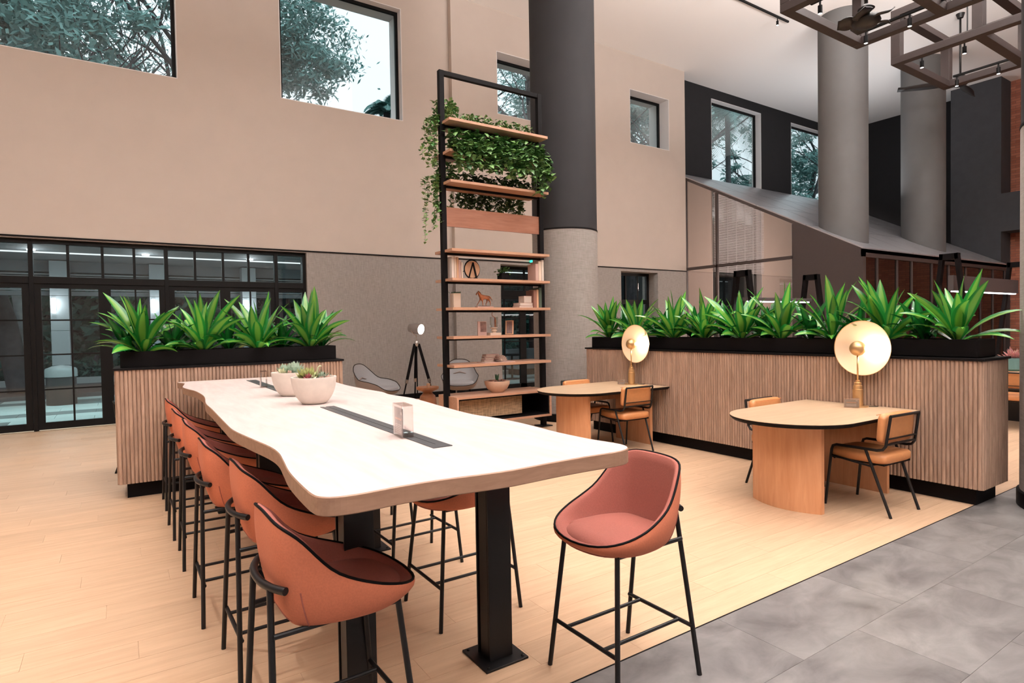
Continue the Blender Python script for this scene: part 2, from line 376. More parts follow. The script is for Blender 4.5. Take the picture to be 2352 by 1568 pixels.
# planks and tiles
def lay(parent, nm, lx, ly, off, x0, y0, ya, yb, xa, xb, mat, lim, gap):
    pw = parent.location; full = MB(); full.box(gap, lx-gap, gap, ly-gap, -.006, 0); me = full.mesh(nm, mat)
    cells = []
    r0 = int(round((ya-y0)/ly)); r1 = int(math.ceil((yb-y0)/ly-1e-6))
    for r in range(r0, r1):
        sh = (r*off) % 1.0
        for c in range(0, int((xb-x0)/lx)+3):
            X = x0+(c-sh)*lx; Y = y0+r*ly
            if X+lx < xa or X > xb: continue
            cells.append((X, Y))
    def key(c):
        X, Y = c[0]+lx/2, c[1]+ly/2
        d = X*fw.x+Y*fw.y; l = X*rt.x+Y*rt.y
        if d < .8 or abs(l) > d*.95+.6: return 900+math.hypot(X, Y)
        return math.hypot(X, Y)
    cells.sort(key=key); rest = MB(); k = 0
    for X, Y in cells:
        if k < lim and key((X, Y)) < 900 and X > xa and X+lx < xb and Y+ly <= yb+1e-6:
            inst(nm, me, parent, (X-pw[0], Y-pw[1], -pw[2])); k += 1
        else:
            a, b, cc, d = max(X, xa), min(X+lx, xb), Y, min(Y+ly, yb)
            if b-a > .02 and d-cc > .02: rest.box(a+gap, b-gap, cc+gap, d-gap, -.006, 0)
    o = stuff(rest.build(nm+'_field', mat, parent, loc=(-pw[0], -pw[1], -pw[2])))
lay(fl, 'plank', PLX, PLY, POFF, -9, 1.937, 1.937, YW, -9, 23.2, M_floor, 290, .0006)
lay(fh, 'tile', TLX, TLY, TOFF, -9, 1.937-TLY*40, 1.937-TLY*24, 1.937, -9, 23.2, M_tile, 120, .0007)
struct(box('trim_1', -9, 15.0, 1.934, 1.941, -.004, .0015, M_blk))
# dark line between the two wall finishes, baseboards
m = MB(); m.box(-9, 6.24, YW-.014, YW, 3.015, 3.04); m.box(6.228, 6.24, YW-.134, YW-.014, 3.015, 3.04); m.box(6.228, 13.81, YW-.134, YW-.12, 3.015, 3.04)
struct(m.build('trim_2', M_blk))
m = MB(); m.box(3.07, 6.24, YW-.015, YW, 0, .12); m.box(6.225, 7.42, YW-.135, YW-.12, 0, .12); m.box(9.3, 13.81, YW-.135, YW-.12, 0, .12)
struct(m.build('baseboard_left', M_blk))

# high windows
def window(idx, x0, x1, z0, z1, d, y, nm='window'):
    e = sempty('%s_%d' % (nm, idx), ((x0+x1)/2, y+d, z0))
    ox, oy, oz = -e.location[0], -e.location[1], -e.location[2]; t = .07
    m = MB(); m.box(x0, x0+.012, y-.001, 12.4, z0, z1); m.box(x1-.012, x1, y-.001, 12.4, z0, z1); m.box(x0, x1, y-.001, 12.4, z1-.012, z1); m.box(x0, x1, y-.001, 12.4, z0, z0+.012)
    m.build('reveal', M_reveal, e, loc=(ox, oy, oz))
    m = MB(); Y0, Y1 = y+d, y+d+.06
    m.box(x0+.012, x0+t, Y0, Y1, z0+.012, z1-.012); m.box(x1-t, x1-.012, Y0, Y1, z0+.012, z1-.012)
    m.box(x0+t, x1-t, Y0, Y1, z1-t, z1-.012); m.box(x0+t, x1-t, Y0, Y1, z0+.012, z0+t)
    m.build('window_frame', M_frame, e, loc=(ox, oy, oz))
    m = MB(); m.box(x0+t, x1-t, Y0+.025, Y0+.031, z0+t, z1-t); m.build('pane', M_glass, e, loc=(ox, oy, oz))
    return e
window(1, *W[1], YW); window(2, *W[2], YW); window(3, W[3][0], W[3][1], W[3][2], W[3][3], .34, YW-.12); window(4, W[4][0], W[4][1], W[4][2], W[4][3], .34, YW-.12)
window(5, *BW[0], .2, YB); window(6, *BW[1], .2, YB)
# lower little window
e = sempty('window_7', (11.9, 12.05, 1.0)); q = [-v for v in e.location]
m = MB(); Y0, Y1 = 12.0, 12.06; x0, x1, z0, z1 = LW
for a, b in ((x0, x0+.08), (x0+.48, x0+.52), (x0+.93, x0+.97), (x1-.10, x1)): m.box(a, b, Y0, Y1, z0, z1)
for a, b in ((z0, z0+.06), (1.6, 1.64), (2.08, 2.2), (z1-.08, z1)): m.box(x0, x1, Y0-.002, Y1+.002, a, b)
m.build('window_frame', M_frame, e, loc=q)
m = MB(); m.box(x0, x1, 12.03, 12.036, z0, z1); m.build('pane', M_dglass, e, loc=q)

# big glazed door wall on the left
YG = YW+.13
e = sempty('door_1', (0, YG, 0)); q = (0, -YG, 0)
fr = MB(); fr.box(-4.2, 3.07, YG-.05, YG+.05, 2.93, 3.0); fr.box(-4.2, 3.07, YG-.05, YG+.05, 2.31, 2.42)
posts = [-4.1, -2.95, -1.105, .725, 2.525, 3.04]
for x in posts: fr.box(x-.03, x+.03, YG-.055, YG+.055, 0, 3.0)
tr = [-3.7, -3.3, -2.5, -2.05, -1.6, -.636, -.18, .26, 1.167, 1.618, 2.047]
for x in tr: fr.box(x-.02, x+.02, YG-.03, YG+.03, 2.42, 2.93)
fr.build('frame', M_frame, e, loc=q, bevel=.004)
allx = sorted(posts+tr)
for a, b in zip(allx, allx[1:]):
    m = MB(); m.box(a+.02, b-.02, YG-.003, YG+.003, 2.42, 2.93); m.build('pane', M_dglass, e, loc=q)
leaves_ = [(-4.07, -3.03), (-2.92, -2.05), (-2.05, -1.14), (-1.075, -.165), (-.165, .695), (.755, 1.64), (1.64, 2.495), (2.555, 3.01)]
for a, b in leaves_:
    m = MB(); s_ = .085 if b-a > .5 else .01
    m.box(a, a+s_, YG-.03, YG+.03, .01, 2.31); m.box(b-s_, b, YG-.03, YG+.03, .01, 2.31)
    m.box(a, b, YG-.028, YG+.028, 2.24, 2.31); m.box(a, b, YG-.028, YG+.028, .01, .12)
    if b-a > .5: m.box((a+b)/2-.013, (a+b)/2+.013, YG-.02, YG+.02, .12, 2.24)
    for z in (.64, 1.19, 1.735): m.box(a+s_, b-s_, YG-.018, YG+.018, z-.012, z+.012)
    o = m.build('door_leaf', M_frame, e, loc=q)
    g_ = MB(); g_.box(a+s_, b-s_, YG-.004, YG+.002, .12, 2.24); g_.build('pane', M_dglass, o)
m = MB(); m.box(-4.2, 3.07, YW, YG-.055, 2.985, 3.0); m.box(3.07, 3.085, YW, YG-.05, 0, 3.0)
# second glazed door behind the shelf
e = sempty('door_2', (8.3, 12.05, 0)); q = [-v for v in e.location]; Y0, Y1 = 12.02, 12.1
m = MB(); m.box(7.42, 7.49, Y0, Y1, 0, 2.96); m.box(9.23, 9.3, Y0, Y1, 0, 2.96); m.box(7.42, 9.3, Y0, Y1, 2.89, 2.96); m.box(7.42, 9.3, Y0, Y1, 2.25, 2.38)
for x in (7.72, 8.35, 8.98): m.box(x-.02, x+.02, Y0+.02, Y1-.02, 2.38, 2.89)
m.build('frame', M_frame, e, loc=q)
for a, b in ((7.49, 8.28), (8.28, 9.23)):
    m = MB(); m.box(a, a+.09, Y0+.01, Y1-.01, 0.01, 2.25); m.box(b-.09, b, Y0+.01, Y1-.01, .01, 2.25); m.box(a, b, Y0+.01, Y1-.01, 2.17, 2.25); m.box(a, b, Y0+.01, Y1-.01, .01, .12)
    if a < 8: m.box(7.74, 7.765, Y0+.02, Y1-.02, .12, 2.17)
    for z in (1.15, 1.72): m.box(a, b, Y0+.02, Y1-.02, z-.012, z+.012)
    o = m.build('door_leaf', M_frame, e, loc=q); g_ = MB(); g_.box(a+.09, b-.09, 12.05, 12.056, .12, 2.17); g_.build('pane', M_dglass, o)
m = MB(); m.box(7.49, 9.23, 12.05, 12.056, 2.38, 2.89); m.build('pane', M_dglass, e, loc=q)

# columns
def column(x, y, label, clad, top=ZC, R=.53):
    t = thing('column', label, 'column', (x, y, 0), 0, None)
    zc = 3.03 if clad else 0
    m = MB(); m.lathe([(R-.004 if clad else R, zc), (R-.004 if clad else R, top)], 64); m.build('shaft', M_cold if clad else M_col, t, smooth=False, auto=True)
    if clad:
        m = MB(); m.lathe([(R, 0.12), (R, 3.015)], 64); m.build('fabric_cladding', M_paper, t, auto=True)
        m = MB(); m.lathe([(R+.004, 3.012), (R+.004, 3.035)], 64); m.build('trim_ring', M_blk, t, auto=True)
        m = MB(); m.lathe([(R+.02, 0), (R+.02, .115), (R, .125)], 64); m.build('skirting', M_blk, t, auto=True)
    return t
column(6.14, 7.68, 'round column behind the tall shelf, dark grey above and woven beige below', True)
column(14.63, 7.6, 'grey round column rising through the sloping roof, nearer to the beige wall', False)
column(19.16, 7.72, 'grey round column rising through the sloping roof, farther right, near the dark far wall', False)
column(6.25, 1.255, 'pale round column cut off by the right edge of the picture', True)

# ------------------------------------------------------------------ lean-to with the sloping roof
t = thing('lean_to', 'dark glazed lean-to with grey sloping roof under the high windows', 'enclosure', (13.81, 6.74, 0))
q = (-13.81, -6.74, 0)
RX, RY0, RY1, RZ0, RZ1 = 13.81, 6.74, YB-.02, 3.13, 5.82
def rz_(y): return RZ0+(RZ1-RZ0)*(y-RY0)/(11.78-RY0)
M_roof = plain('roof_metal', (.50, .50, .53), .28, .55, noise=.06, scale=3)
npan = 7
for i in range(npan):      # roof panels laid side by side
    a = RX+i*(22.25-RX)/npan; b = RX+(i+1)*(22.25-RX)/npan
    for k in range(4):
        ya = RY0+k*(RY1-RY0)/4; yb = RY0+(k+1)*(RY1-RY0)/4
        m = MB(); g = .012
        vs = [(x, y, rz_(y)+dz) for x in (a+g, b-g) for y in (ya+g, yb-g) for dz in (-.03, 0.0)]
        m.add(vs, [(0, 1, 3, 2), (4, 6, 7, 5), (0, 4, 5, 1), (2, 3, 7, 6), (0, 2, 6, 4), (1, 5, 7, 3)])
        m.build('roof_panel', M_roof, t, loc=q)
M_brown = plain('brown_cladding', (.045, .033, .031), .5, noise=.06, scale=30)
m = MB(); vs = [(x, y, rz_(y)+dz) for x in (RX, 22.25) for y in (RY0, RY1) for dz in (-.11, -.032)]
m.add(vs, [(0, 1, 3, 2), (4, 6, 7, 5), (0, 4, 5, 1), (2, 3, 7, 6), (0, 2, 6, 4), (1, 5, 7, 3)]); m.build('roof_deck', M_brown, t, loc=q)
m = MB(); m.add([(x, y, z) for x in (RX, RX+.12) for y, z in ((RY0, 0), (8.36, 0), (8.36, rz_(8.36)-.11), (RY0, RZ0-.11))],
                [(0, 1, 2, 3), (7, 6, 5, 4), (0, 4, 5, 1), (1, 5, 6, 2), (2, 6, 7, 3), (3, 7, 4, 0)]); m.build('side_panel', M_brown, t, loc=q)
m = MB()
for y in (8.39, 10.63, 11.70):
    m.box(RX+.02, RX+.08, y-.035, y+.035, 0, rz_(y)-.11)
m.box(RX+.02, RX+.08, 8.39, 11.75, 3.05, 3.13); m.box(RX+.02, RX+.08, 8.39, 11.75, 0, .1); m.build('glazing_frame', M_brown, t, loc=q)
for a, b in ((8.425, 10.595), (10.665, 11.665)):
    m = MB(); m.add([(RX+.05, a, .1), (RX+.05, b, .1), (RX+.05, b, 3.05), (RX+.05, a, 3.05)], [(0, 1, 2, 3)]); m.build('pane', M_lglass, t, loc=q)
    m = MB(); m.add([(RX+.05, a, 3.13), (RX+.05, b, 3.13), (RX+.05, b, rz_(b)-.11), (RX+.05, a, rz_(a)-.11)], [(0, 1, 2, 3)]); m.build('pane', M_lglass, t, loc=q)
# front of the lean-to: fascia, mullions, dark panes
m = MB(); m.box(RX, 22.25, RY0, RY0+.05, RZ0-.2, RZ0-.03); m.build('fascia', M_brown, t, loc=q)
xs = [13.93, 14.5, 15.45, 16.2, 17.3, 18.3, 19.4, 20.4, 21.3, 22.2]
m = MB()
for x in xs: m.box(x-.03, x+.03, RY0+.02, RY0+.08, 0, RZ0-.2)
m.build('mullions', M_brown, t, loc=q)
M_dark = glass('dark_pane', (.10, .075, .07), .10)
for a, b in zip(xs, xs[1:]):
    m = MB(); m.box(a+.03, b-.03, RY0+.045, RY0+.05, .02, RZ0-.2); m.build('pane', M_dark, t, loc=q)
m = MB(); m.box(16.9, 16.98, 9.2, 11.9, 0, 3.6); m.box(13.95, 22.2, 11.96, 12.03, 3.0, 3.04)
light('AREA', (17.2, 8.2, 2.4), 300, (1, .93, .88), 1.5, (16.0, 12, 4.2), name='lean_to_fill')  # unseen fill light added behind the smoked glass to brighten the inside
# blinds inside, in front of the tall back window
b_ = thing('venetian_blind', 'white venetian blind behind the smoked glass of the lean-to', 'blind', (16.77, 11.98, 3.1))
m = MB()
for k in range(46):
    z = .03+k*.052; m.add([(-1.27, -.02, z+.012), (1.27, -.02, z+.012), (1.27, .02, z-.012), (-1.27, .02, z-.012)], [(0, 1, 2, 3)])
M_bl, n_, L_, b_2 = nt('blind_slat'); b_2.inputs['Base Color'].default_value = (.8, .8, .82, 1)
tr_ = n_.new('ShaderNodeBsdfTranslucent'); tr_.inputs[0].default_value = (.85, .87, .9, 1); mx_ = n_.new('ShaderNodeMixShader'); mx_.inputs[0].default_value = .5
L_.new(b_2.outputs[0], mx_.inputs[1]); L_.new(tr_.outputs[0], mx_.inputs[2]); L_.new(mx_.outputs[0], n_['Material Output'].inputs[0])
stuff(m.build('slats', M_bl, b_))
m = MB()
for x in (-1.1, -.66, -.22, .22, .66, 1.1): m.box(x-.012, x+.012, -.026, -.022, 0, 2.42)
m.build('ladder_tapes', M_bl, b_); m = MB(); m.box(-1.28, 1.28, -.03, .03, 2.40, 2.45); m.build('head_rail', M_bl, b_)

# ------------------------------------------------------------------ hanging steel frames with tracks and spots
def steel_frame(x0, x1, y1, zb, zt, label, cuts, bw=.13):
    t = thing('ceiling_frame', label, 'steel frame', (x0, y1, zb), 0, None)
    W_ = x1-x0; H_ = zt-zb; L_ = 9.0
    for nm, xx in (('left', 0), ('right', W_)):
        for zz in (0, H_):
            m = MB(); m.bar((xx, bw/2, zz), (xx, -L_, zz), bw, bw*.8); m.build('long_beam', M_truss, t, bevel=.004)
    for c in cuts:
        for zz in (0, H_):
            m = MB(); m.bar((bw/2, c, zz), (W_-bw/2, c, zz), bw, bw*.8); m.build('cross_beam', M_truss, t, bevel=.004)
        for xx in (0, W_):
            m = MB(); m.bar((xx, c, bw*.4), (xx, c, H_-bw*.4), bw, bw); m.build('post', M_truss, t, bevel=.004)
        m = MB(); m.tube([(W_/2, c, H_+.05), (W_/2, c, ZC-zb)], .012, 6)
    m = MB()
    for c in (cuts[0]-.3, cuts[-1]): 
        for xx in (0, W_): m.tube([(xx, c, H_), (xx, c, ZC-zb)], .01, 6)
    m.build('hanger', M_frame, t)
    for xx in (.22, W_-.22):
        m = MB(); m.box(xx-.018, xx+.018, -L_, -.18, .02, .05); m.build('lamp_track', M_frame, t)
    return t
cuts = [0, -1.05, -2.1, -3.15, -4.2, -5.25, -6.3]
steel_frame(7.24, 9.02, 4.45, 5.5, 6.22, 'brown steel box frame hanging from the ceiling, the left of two', cuts)
steel_frame(10.17, 11.93, 4.45, 5.5, 6.22, 'brown steel box frame hanging from the ceiling, the right of two', cuts)
M_lens = emit('lamp_lens', (1, .95, .92), 12)
def make_spot():
    t = thing('spotlight', 'x', 'spotlight', (0, 0, 0), 0, 'black track spotlights under the hanging frames')
    m = MB(); m.lathe([(.027, -.09), (.027, 0)], 20); m.lathe([(.023, -.10), (.027, -.09)], 20, cap=False); m.build('lamp_body', M_frame, t, auto=True)
    m = MB(); m.tube([(0, 0, 0), (0, 0, .06)], .012, 8); m.build('stem', M_frame, t)
    m = MB(); m.lathe([(.0001, -.096), (.022, -.098)], 20, cap=False); m.build('lens', M_lens, t)
    return t
sp0 = make_spot()
spots = [(7.46, 4.15, 5.46, 'black spotlight with lit lens at the far left corner of the left hanging frame'), (8.80, 3.70, 5.46, 'black spotlight on the right track of the left frame, second from its far end'),
         (8.80, 4.25, 5.46, 'black spotlight at the lowest corner of the left hanging frame, beside the fan'), (10.39, 4.20, 5.46, 'black spotlight at the far left corner of the right hanging frame'),
         (10.39, 3.65, 5.46, 'black spotlight on the left track of the right frame, above the small fan rod'), (11.71, 3.66, 5.46, 'black spotlight on the right track of the right hanging frame'),
         (11.71, 4.22, 5.46, 'black spotlight at the bottom corner of the right hanging frame')]
for i, (x, y, z, lb) in enumerate(spots):
    if i == 0: sp0.location = (x, y, z); sp0['label'] = lb
    else: dup(sp0, (x, y, z), 0, lb)
t = thing('ceiling_track', 'thin black lamp track fixed to the pale ceiling', 'lamp track', (9.4, 8.40, ZC-.02))
m = MB(); m.box(0, 4.3, -.018, .018, -.02, .02); m.build('rail', M_frame, t)
dup(sp0, (13.25, 8.40, ZC-.12), 0, 'black spotlight under the right end of the ceiling track', 'black spotlights on the ceiling track')
dup(sp0, (11.1, 8.40, ZC-.12), 0, 'black spotlight on the ceiling track at the top edge of the picture', 'black spotlights on the ceiling track')
t = thing('ceiling_track', 'black lamp track on the ceiling near the top right corner', 'lamp track', (15.4, 5.15, ZC-.02))
m = MB(); m.box(0, 2.6, -.018, .018, -.02, .02); m.build('rail', M_frame, t)
# ceiling fans at rest
M_fan = plain('fan_metal', (.012, .010, .010), .5)
def fan(x, y, z, label, n, R, a0):
    t = thing('ceiling_fan', label, 'ceiling fan', (x, y, z))
    m = MB(); m.tube([(0, 0, .12), (0, 0, ZC-z)], .022, 10); m.build('rod', M_fan, t, smooth=True)
    m = MB(); m.lathe([(.06, ZC-z-.1), (.09, ZC-z)], 20); m.build('ceiling_cap', M_fan, t, auto=True)
    m = MB(); m.lathe([(.03, .20), (.10, .14), (.03, .10), (.05, .06), (.15, .03), (.17, -.03), (.12, -.08), (.03, -.10)], 28); m.build('motor_hub', M_fan, t, smooth=True)
    for k in range(n):
        a = a0+2*PI*k/n; rows = []
        for i in range(8):
            u = i/7; r = .12+(R-.12)*u; wd = .05+.06*math.sin(PI*min(1, u*1.1))*1.1
            rows.append([(r*math.cos(a)-s*wd*math.sin(a), r*math.sin(a)+s*wd*math.cos(a), s*.035-.01) for s in (-1, 0, 1)])
        m = MB(); m.grid(rows); o = m.build('blade', M_fan, t, smooth=True); md = o.modifiers.new('solid', 'SOLIDIFY'); md.thickness = .012
fan(8.25, 3.98, 5.42, 'dark ceiling fan hanging inside the far end of the left frame', 5, .33, .9)
fan(16.93, 6.03, 7.15, 'dark ceiling fan on a long thin rod seen below the right hanging frame', 3, 1.3, .15)

# A-frame lights beyond the planter
M_bar = plain('lamp_beam', (.09, .08, .082), .4, .3); M_led = emit('led_line', (1, .97, .95), 9)
def aframe(x0, x1, y, zt, zl, label, bh=.3):
    t = thing('a_frame_lamp', label, 'lamp', (x0, y, 0)); W_ = x1-x0
    for xx in (0, W_):
        m = MB(); m.bar((xx, -.12, zt), (xx, -.42, 0), .12, .07); m.bar((xx, .12, zt), (xx, .42, 0), .12, .07); m.box(xx-.06, xx+.06, -.16, .16, zt-.12, zt); m.build('a_frame_leg', M_blk, t, bevel=.005)
    m = MB(); m.box(.05, W_-.05, -.05, .05, zl, zl+bh); m.build('beam', M_bar, t, bevel=.005)
    m = MB(); m.box(.15, W_-.15, -.035, .035, zl-.02, zl-.001); m.build('light_strip', M_led, t)
    l = light('AREA', (x0+W_/2, y, zl-.04), 25, (1, .93, .88), W_-.4, (x0+W_/2, y, 0), sizey=.06, name='led_light')
aframe(13.55, 17.1, 5.0, 2.78, 2.06, 'black A-frame stand with lit light bar, right, before the brick wall')
aframe(10.15, 12.55, 7.2, 2.52, 1.93, 'black A-frame stand with lit light bar, in front of the lean-to glass', .07)

# ------------------------------------------------------------------ planter walls with fluted wood fronts
PITCH = .031
def slat_mesh(h):
    m = MB(); n = 6
    out = [(-PITCH*.5+.0006, 0)]+[(-PITCH*.5+.0012+(PITCH-.0024)*i/n, .0075*math.sin(PI*i/n)**.5+.003) for i in range(n+1)]+[(PITCH*.5-.0006, 0)]
    m.prism(out, 0, h); return m.mesh('slat', M_slat)
def planter(name, label, x0, x1, y0, y1, zt, loc, rz, front):
    """front: list of (start, end, outward normal angle) edges that carry slats"""
    t = thing(name, label, 'planter wall', loc, rz)
    box('plinth', x0+.06, x1-.06, y0+.06, y1-.06, 0, .15, M_blk, t)
    box('core', x0+.006, x1-.006, y0+.006, y1-.006, .15, zt-.02, M_slat, t)
    box('cap', x0-.02, x1+.02, y0-.02, y1+.02, zt-.02, zt, M_blk, t, bevel=.002)
    me = slat_mesh(zt-.02-.14)
    for (ax, ay), (bx, by), ang in front:
        d = Vector((bx-ax, by-ay)); n = int(d.length/PITCH); st = d/n
        for i in range(n):
            p = Vector((ax, ay))+st*(i+.5); inst('slat', me, t, (p.x, p.y, .14), rot=(0, 0, ang))
    return t
def trough(label, x0, x1, y0, y1, z0, z1, loc, rz):
    t = thing('plant_trough', label, 'planter box', (loc[0], loc[1], 0), rz); w_ = .015
    m = MB(); m.box(x0, x1, y0, y0+w_, z0, z1); m.box(x0, x1, y1-w_, y1, z0, z1); m.box(x0, x0+w_, y0+w_, y1-w_, z0, z1); m.box(x1-w_, x1, y0+w_, y1-w_, z0, z1); m.box(x0, x1, y0, y1, z0, z0+.01)
    m.build('box', M_blk, t, bevel=.002)
    box('soil', x0+w_, x1-w_, y0+w_, y1-w_, z1-.05, z1-.03, M_soil, t)
LLOC = (-.03, 6.41, 0); LRZ = math.radians(-2.5)
planter('planter_wall', 'short fluted wood planter wall on the left behind the long table', 0, 2.02, 0, .52, 1.19, LLOC, LRZ,
        [((0, 0), (2.02, 0), PI), ((0, 0), (0, .52), PI/2), ((2.02, 0), (2.02, .52), -PI/2)])
trough('black metal trough on the left planter wall', .035, 1.985, .09, .43, 1.19, 1.335, LLOC, LRZ)
planter('planter_wall', 'long fluted wood planter wall on the right behind the round-ended tables', 5.67, 6.19, 1.87, 6.62, 1.185, (0, 0, 0), 0,
        [((5.67, 1.87), (5.67, 6.62), PI/2), ((5.67, 1.87), (6.19, 1.87), PI)])
trough('long black metal trough on the right planter wall', 5.755, 6.11, 1.925, 6.6, 1.185, 1.335, (0, 0, 0), 0)

# leafy plants: every leaf its own part
def leaf_mat(name, edge, mid, rough=.27):
    m, n, L, b = nt(name)
    a = n.new('ShaderNodeAttribute'); a.attribute_name = 'lu'
    cr = n.new('ShaderNodeValToRGB'); e = cr.color_ramp.elements
    e[0].position = .0; e[0].color = (*mid, 1); e[1].position = .62; e[1].color = (*edge, 1)
    k = e.new(.38); k.color = (*mid, 1)
    oi = n.new('ShaderNodeObjectInfo'); hs = n.new('ShaderNodeHueSaturation'); mr = n.new('ShaderNodeMapRange'); mr.inputs[3].default_value = .65; mr.inputs[4].default_value = 1.3
    L.new(a.outputs['Fac'], cr.inputs[0]); L.new(oi.outputs['Random'], mr.inputs[0]); L.new(mr.outputs[0], hs.inputs['Value']); L.new(cr.outputs[0], hs.inputs['Color'])
    L.new(hs.outputs[0], b.inputs['Base Color']); b.inputs['Roughness'].default_value = rough; b.inputs['Specular IOR Level'].default_value = .65
    try: b.inputs['Coat Weight'].default_value = .15
    except Exception: pass
    out = n['Material Output']; tr = n.new('ShaderNodeBsdfTranslucent'); L.new(hs.outputs[0], tr.inputs[0]); mx = n.new('ShaderNodeMixShader'); mx.inputs[0].default_value = .25
    L.new(b.outputs[0], mx.inputs[1]); L.new(tr.outputs[0], mx.inputs[2]); L.new(mx.outputs[0], out.inputs[0])
    return m
M_leaf = leaf_mat('striped_leaf', (.013, .19, .028), (.15, .36, .05)); M_leafd = leaf_mat('green_leaf', (.006, .10, .018), (.012, .16, .025))
def blade(L_, W_, a0, droop, mat, twist=0, nseg=9, cup=.28):
    """leaf starting at origin, leaning towards +x; a0 = start angle above horizontal"""
    rows = []; at = []; x = z = 0; a = a0
    for i in range(nseg+1):
        u = i/nseg; wd = W_*(.30+.70*math.sin(PI*min(1, (u*.92+.08))**.9))*(1 if u < .97 else .1); wd = W_*max(.02, math.sin(PI*(u*.93+.07)**.85)**.8*(.45+.55*min(1, u*2.5)))
        tw = twist*u; nx, nz = -math.sin(a), math.cos(a)
        row = []
        for s in (-1, -.5, 0, .5, 1):
            yy = s*wd/2*math.cos(tw); off = abs(s)*wd*cup/2+s*wd/2*math.sin(tw)
            row.append((x+nx*off, yy, z+nz*off)); at.append(abs(s) if s else .001)
        rows.append(row)
        if i < nseg:
            st = L_/nseg; x += math.cos(a)*st; z += math.sin(a)*st; a -= droop/nseg*(.5+u*1.2)
    m = MB(); m.grid(rows, at=at); return m.mesh('leaf', mat, True)
R = random.Random(5)
BIG = [[blade(L_*(.9+.2*R.random()), .098+.022*R.random(), a, d, M_leaf, R.uniform(-.9, .9)) for _ in range(5)] for a, d, L_ in ((1.45, .2, .56), (1.2, .4, .57), (.95, .8, .54), (.6, .95, .48))]
SML = [[blade(.34+.12*R.random(), .08, a, d, M_leafd, R.uniform(-.5, .5)) for _ in range(3)] for a, d in ((1.4, .4), (1.1, .8), (.8, 1.3))]
M_stem = plain('leaf_stem', (.10, .16, .04), .6)
def rosette(loc, rz, label, group, big=True, s=1.0, seed=0):
    R = random.Random(seed); t = thing('dracaena' if big else 'peace_lily', label, 'plant', loc, rz, group)
    m = MB(); m.tube([(0, 0, -.03), (0, 0, .05)], .014*s, 8); m.build('stem', M_stem, t)
    if big: rings = [(0, 4, 0, .05), (1, 7, .03, .035), (2, 7, .06, .02), (3, 9, .02, .0)]
    else: rings = [(0, 5, 0, .02), (1, 7, .01, .01), (2, 6, 0, 0)]
    k = 0
    for ri, n, ph, z in rings:
        st = BIG if big else SML
        for j in range(n):
            a = 2*PI*(j+R.uniform(-.3, .3))/n+ri*.7; sc_ = s*R.uniform(.82, 1.08)
            o = inst('leaf', R.choice(st[ri]), t, (.012*math.cos(a), .012*math.sin(a), z), rot=(R.uniform(-.28, .28), R.uniform(-.2, .2), a)); o.scale = (sc_, sc_, sc_)
    return t
def ord_(k): return ['first', 'second', 'third', 'fourth', 'fifth', 'sixth', 'seventh', 'eighth', 'ninth', 'tenth'][k]
ca, sa = math.cos(LRZ), math.sin(LRZ)
def lp(x, y): return (LLOC[0]+x*ca-y*sa, LLOC[1]+x*sa+y*ca, 1.30)
for k, x in enumerate((.22, .72, 1.22, 1.74)):
    rosette(lp(x, .20), R.random()*6, 'yellow-striped leafy plant in the left trough, %s from its left end' % ord_(k), 'striped plants in the left trough', True, 1.0, 10+k)
for k, x in enumerate((.10, .46, .96, 1.47, 1.88)):
    rosette(lp(x, .30), R.random()*6, 'plain green leafy plant in the left trough, %s from its left end' % ord_(k), 'plain green plants in the left trough', False, 1.0, 30+k)
for k, y in enumerate((6.38, 5.86, 5.20, 4.72, 4.20, 3.72, 3.18, 2.68, 2.12)):
    rosette((5.90, y, 1.30), R.random()*6, 'yellow-striped leafy plant in the right trough, %s from its far end' % ord_(k), 'striped plants in the right trough', True, .98, 50+k)
for k, y in enumerate((6.1, 5.5, 4.95, 4.45, 3.95, 3.45, 2.93, 2.4)):
    rosette((5.99, y, 1.30), R.random()*6, 'plain green leafy plant in the right trough, %s from its far end' % ord_(k), 'plain green plants in the right trough', False, 1.05, 80+k)

# ------------------------------------------------------------------ the long live-edge table
OUT = [(.432, 1.672), (.442, 1.63), (.476, 1.602), (.549, 1.592), (.675, 1.598), (.806, 1.590), (.938, 1.570), (1.037, 1.562), (1.183, 1.568), (1.334, 1.568), (1.461, 1.560), (1.525, 1.570), (1.562, 1.60), (1.577, 1.65), (1.57, 1.72), (1.556, 1.80), (1.549, 2.0), (1.565, 2.243), (1.562, 2.488), (1.530, 2.70), (1.545, 3.016), (1.580, 3.44), (1.585, 3.62), (1.555, 3.894), (1.575, 4.09), (1.555, 4.354), (1.545, 4.812), (1.58, 5.297), (1.62, 5.80), (1.60, 6.16), (1.53, 6.21), (1.1, 6.22), (.7, 6.225), (.47, 6.23), (.437, 6.20), (.45, 6.12), (.479, 6.02), (.46, 5.85), (.433, 5.62), (.45, 5.40), (.483, 5.18), (.494, 4.80), (.481, 4.54), (.450, 4.207), (.445, 3.87), (.430, 3.261), (.427, 2.983), (.452, 2.721), (.480, 2.471), (.482, 2.314), (.466, 2.168), (.446, 2.011), (.437, 1.895), (.432, 1.76)]
CXT, CYT = 1.01, 3.9
out = [(x-CXT, y-CYT) for x, y in catmull(OUT, 4)]
t = thing('communal_table', 'long bar-height table with wavy pale wood top on black steel columns', 'table', (CXT, CYT, 0))
m = MB(); n_ = len(out)
vs = []; lev = [(.998, .992), (1.046, 1.0), (1.05, .9965)]
def ins(o, k): return [(x-k*(nx), y-k*(ny)) for (x, y), (nx, ny) in zip(o, norms)]
norms = []
for i in range(n_):
    a, b = Vector(out[i-1]), Vector(out[(i+1) % n_]); d = (b-a).normalized(); norms.append((d.y, -d.x))
rings = [(.003, .996), (0, .999), (0, 1.047), (.003, 1.05)]
for k, z in rings: vs += [(x, y, z) for x, y in ins(out, k)]
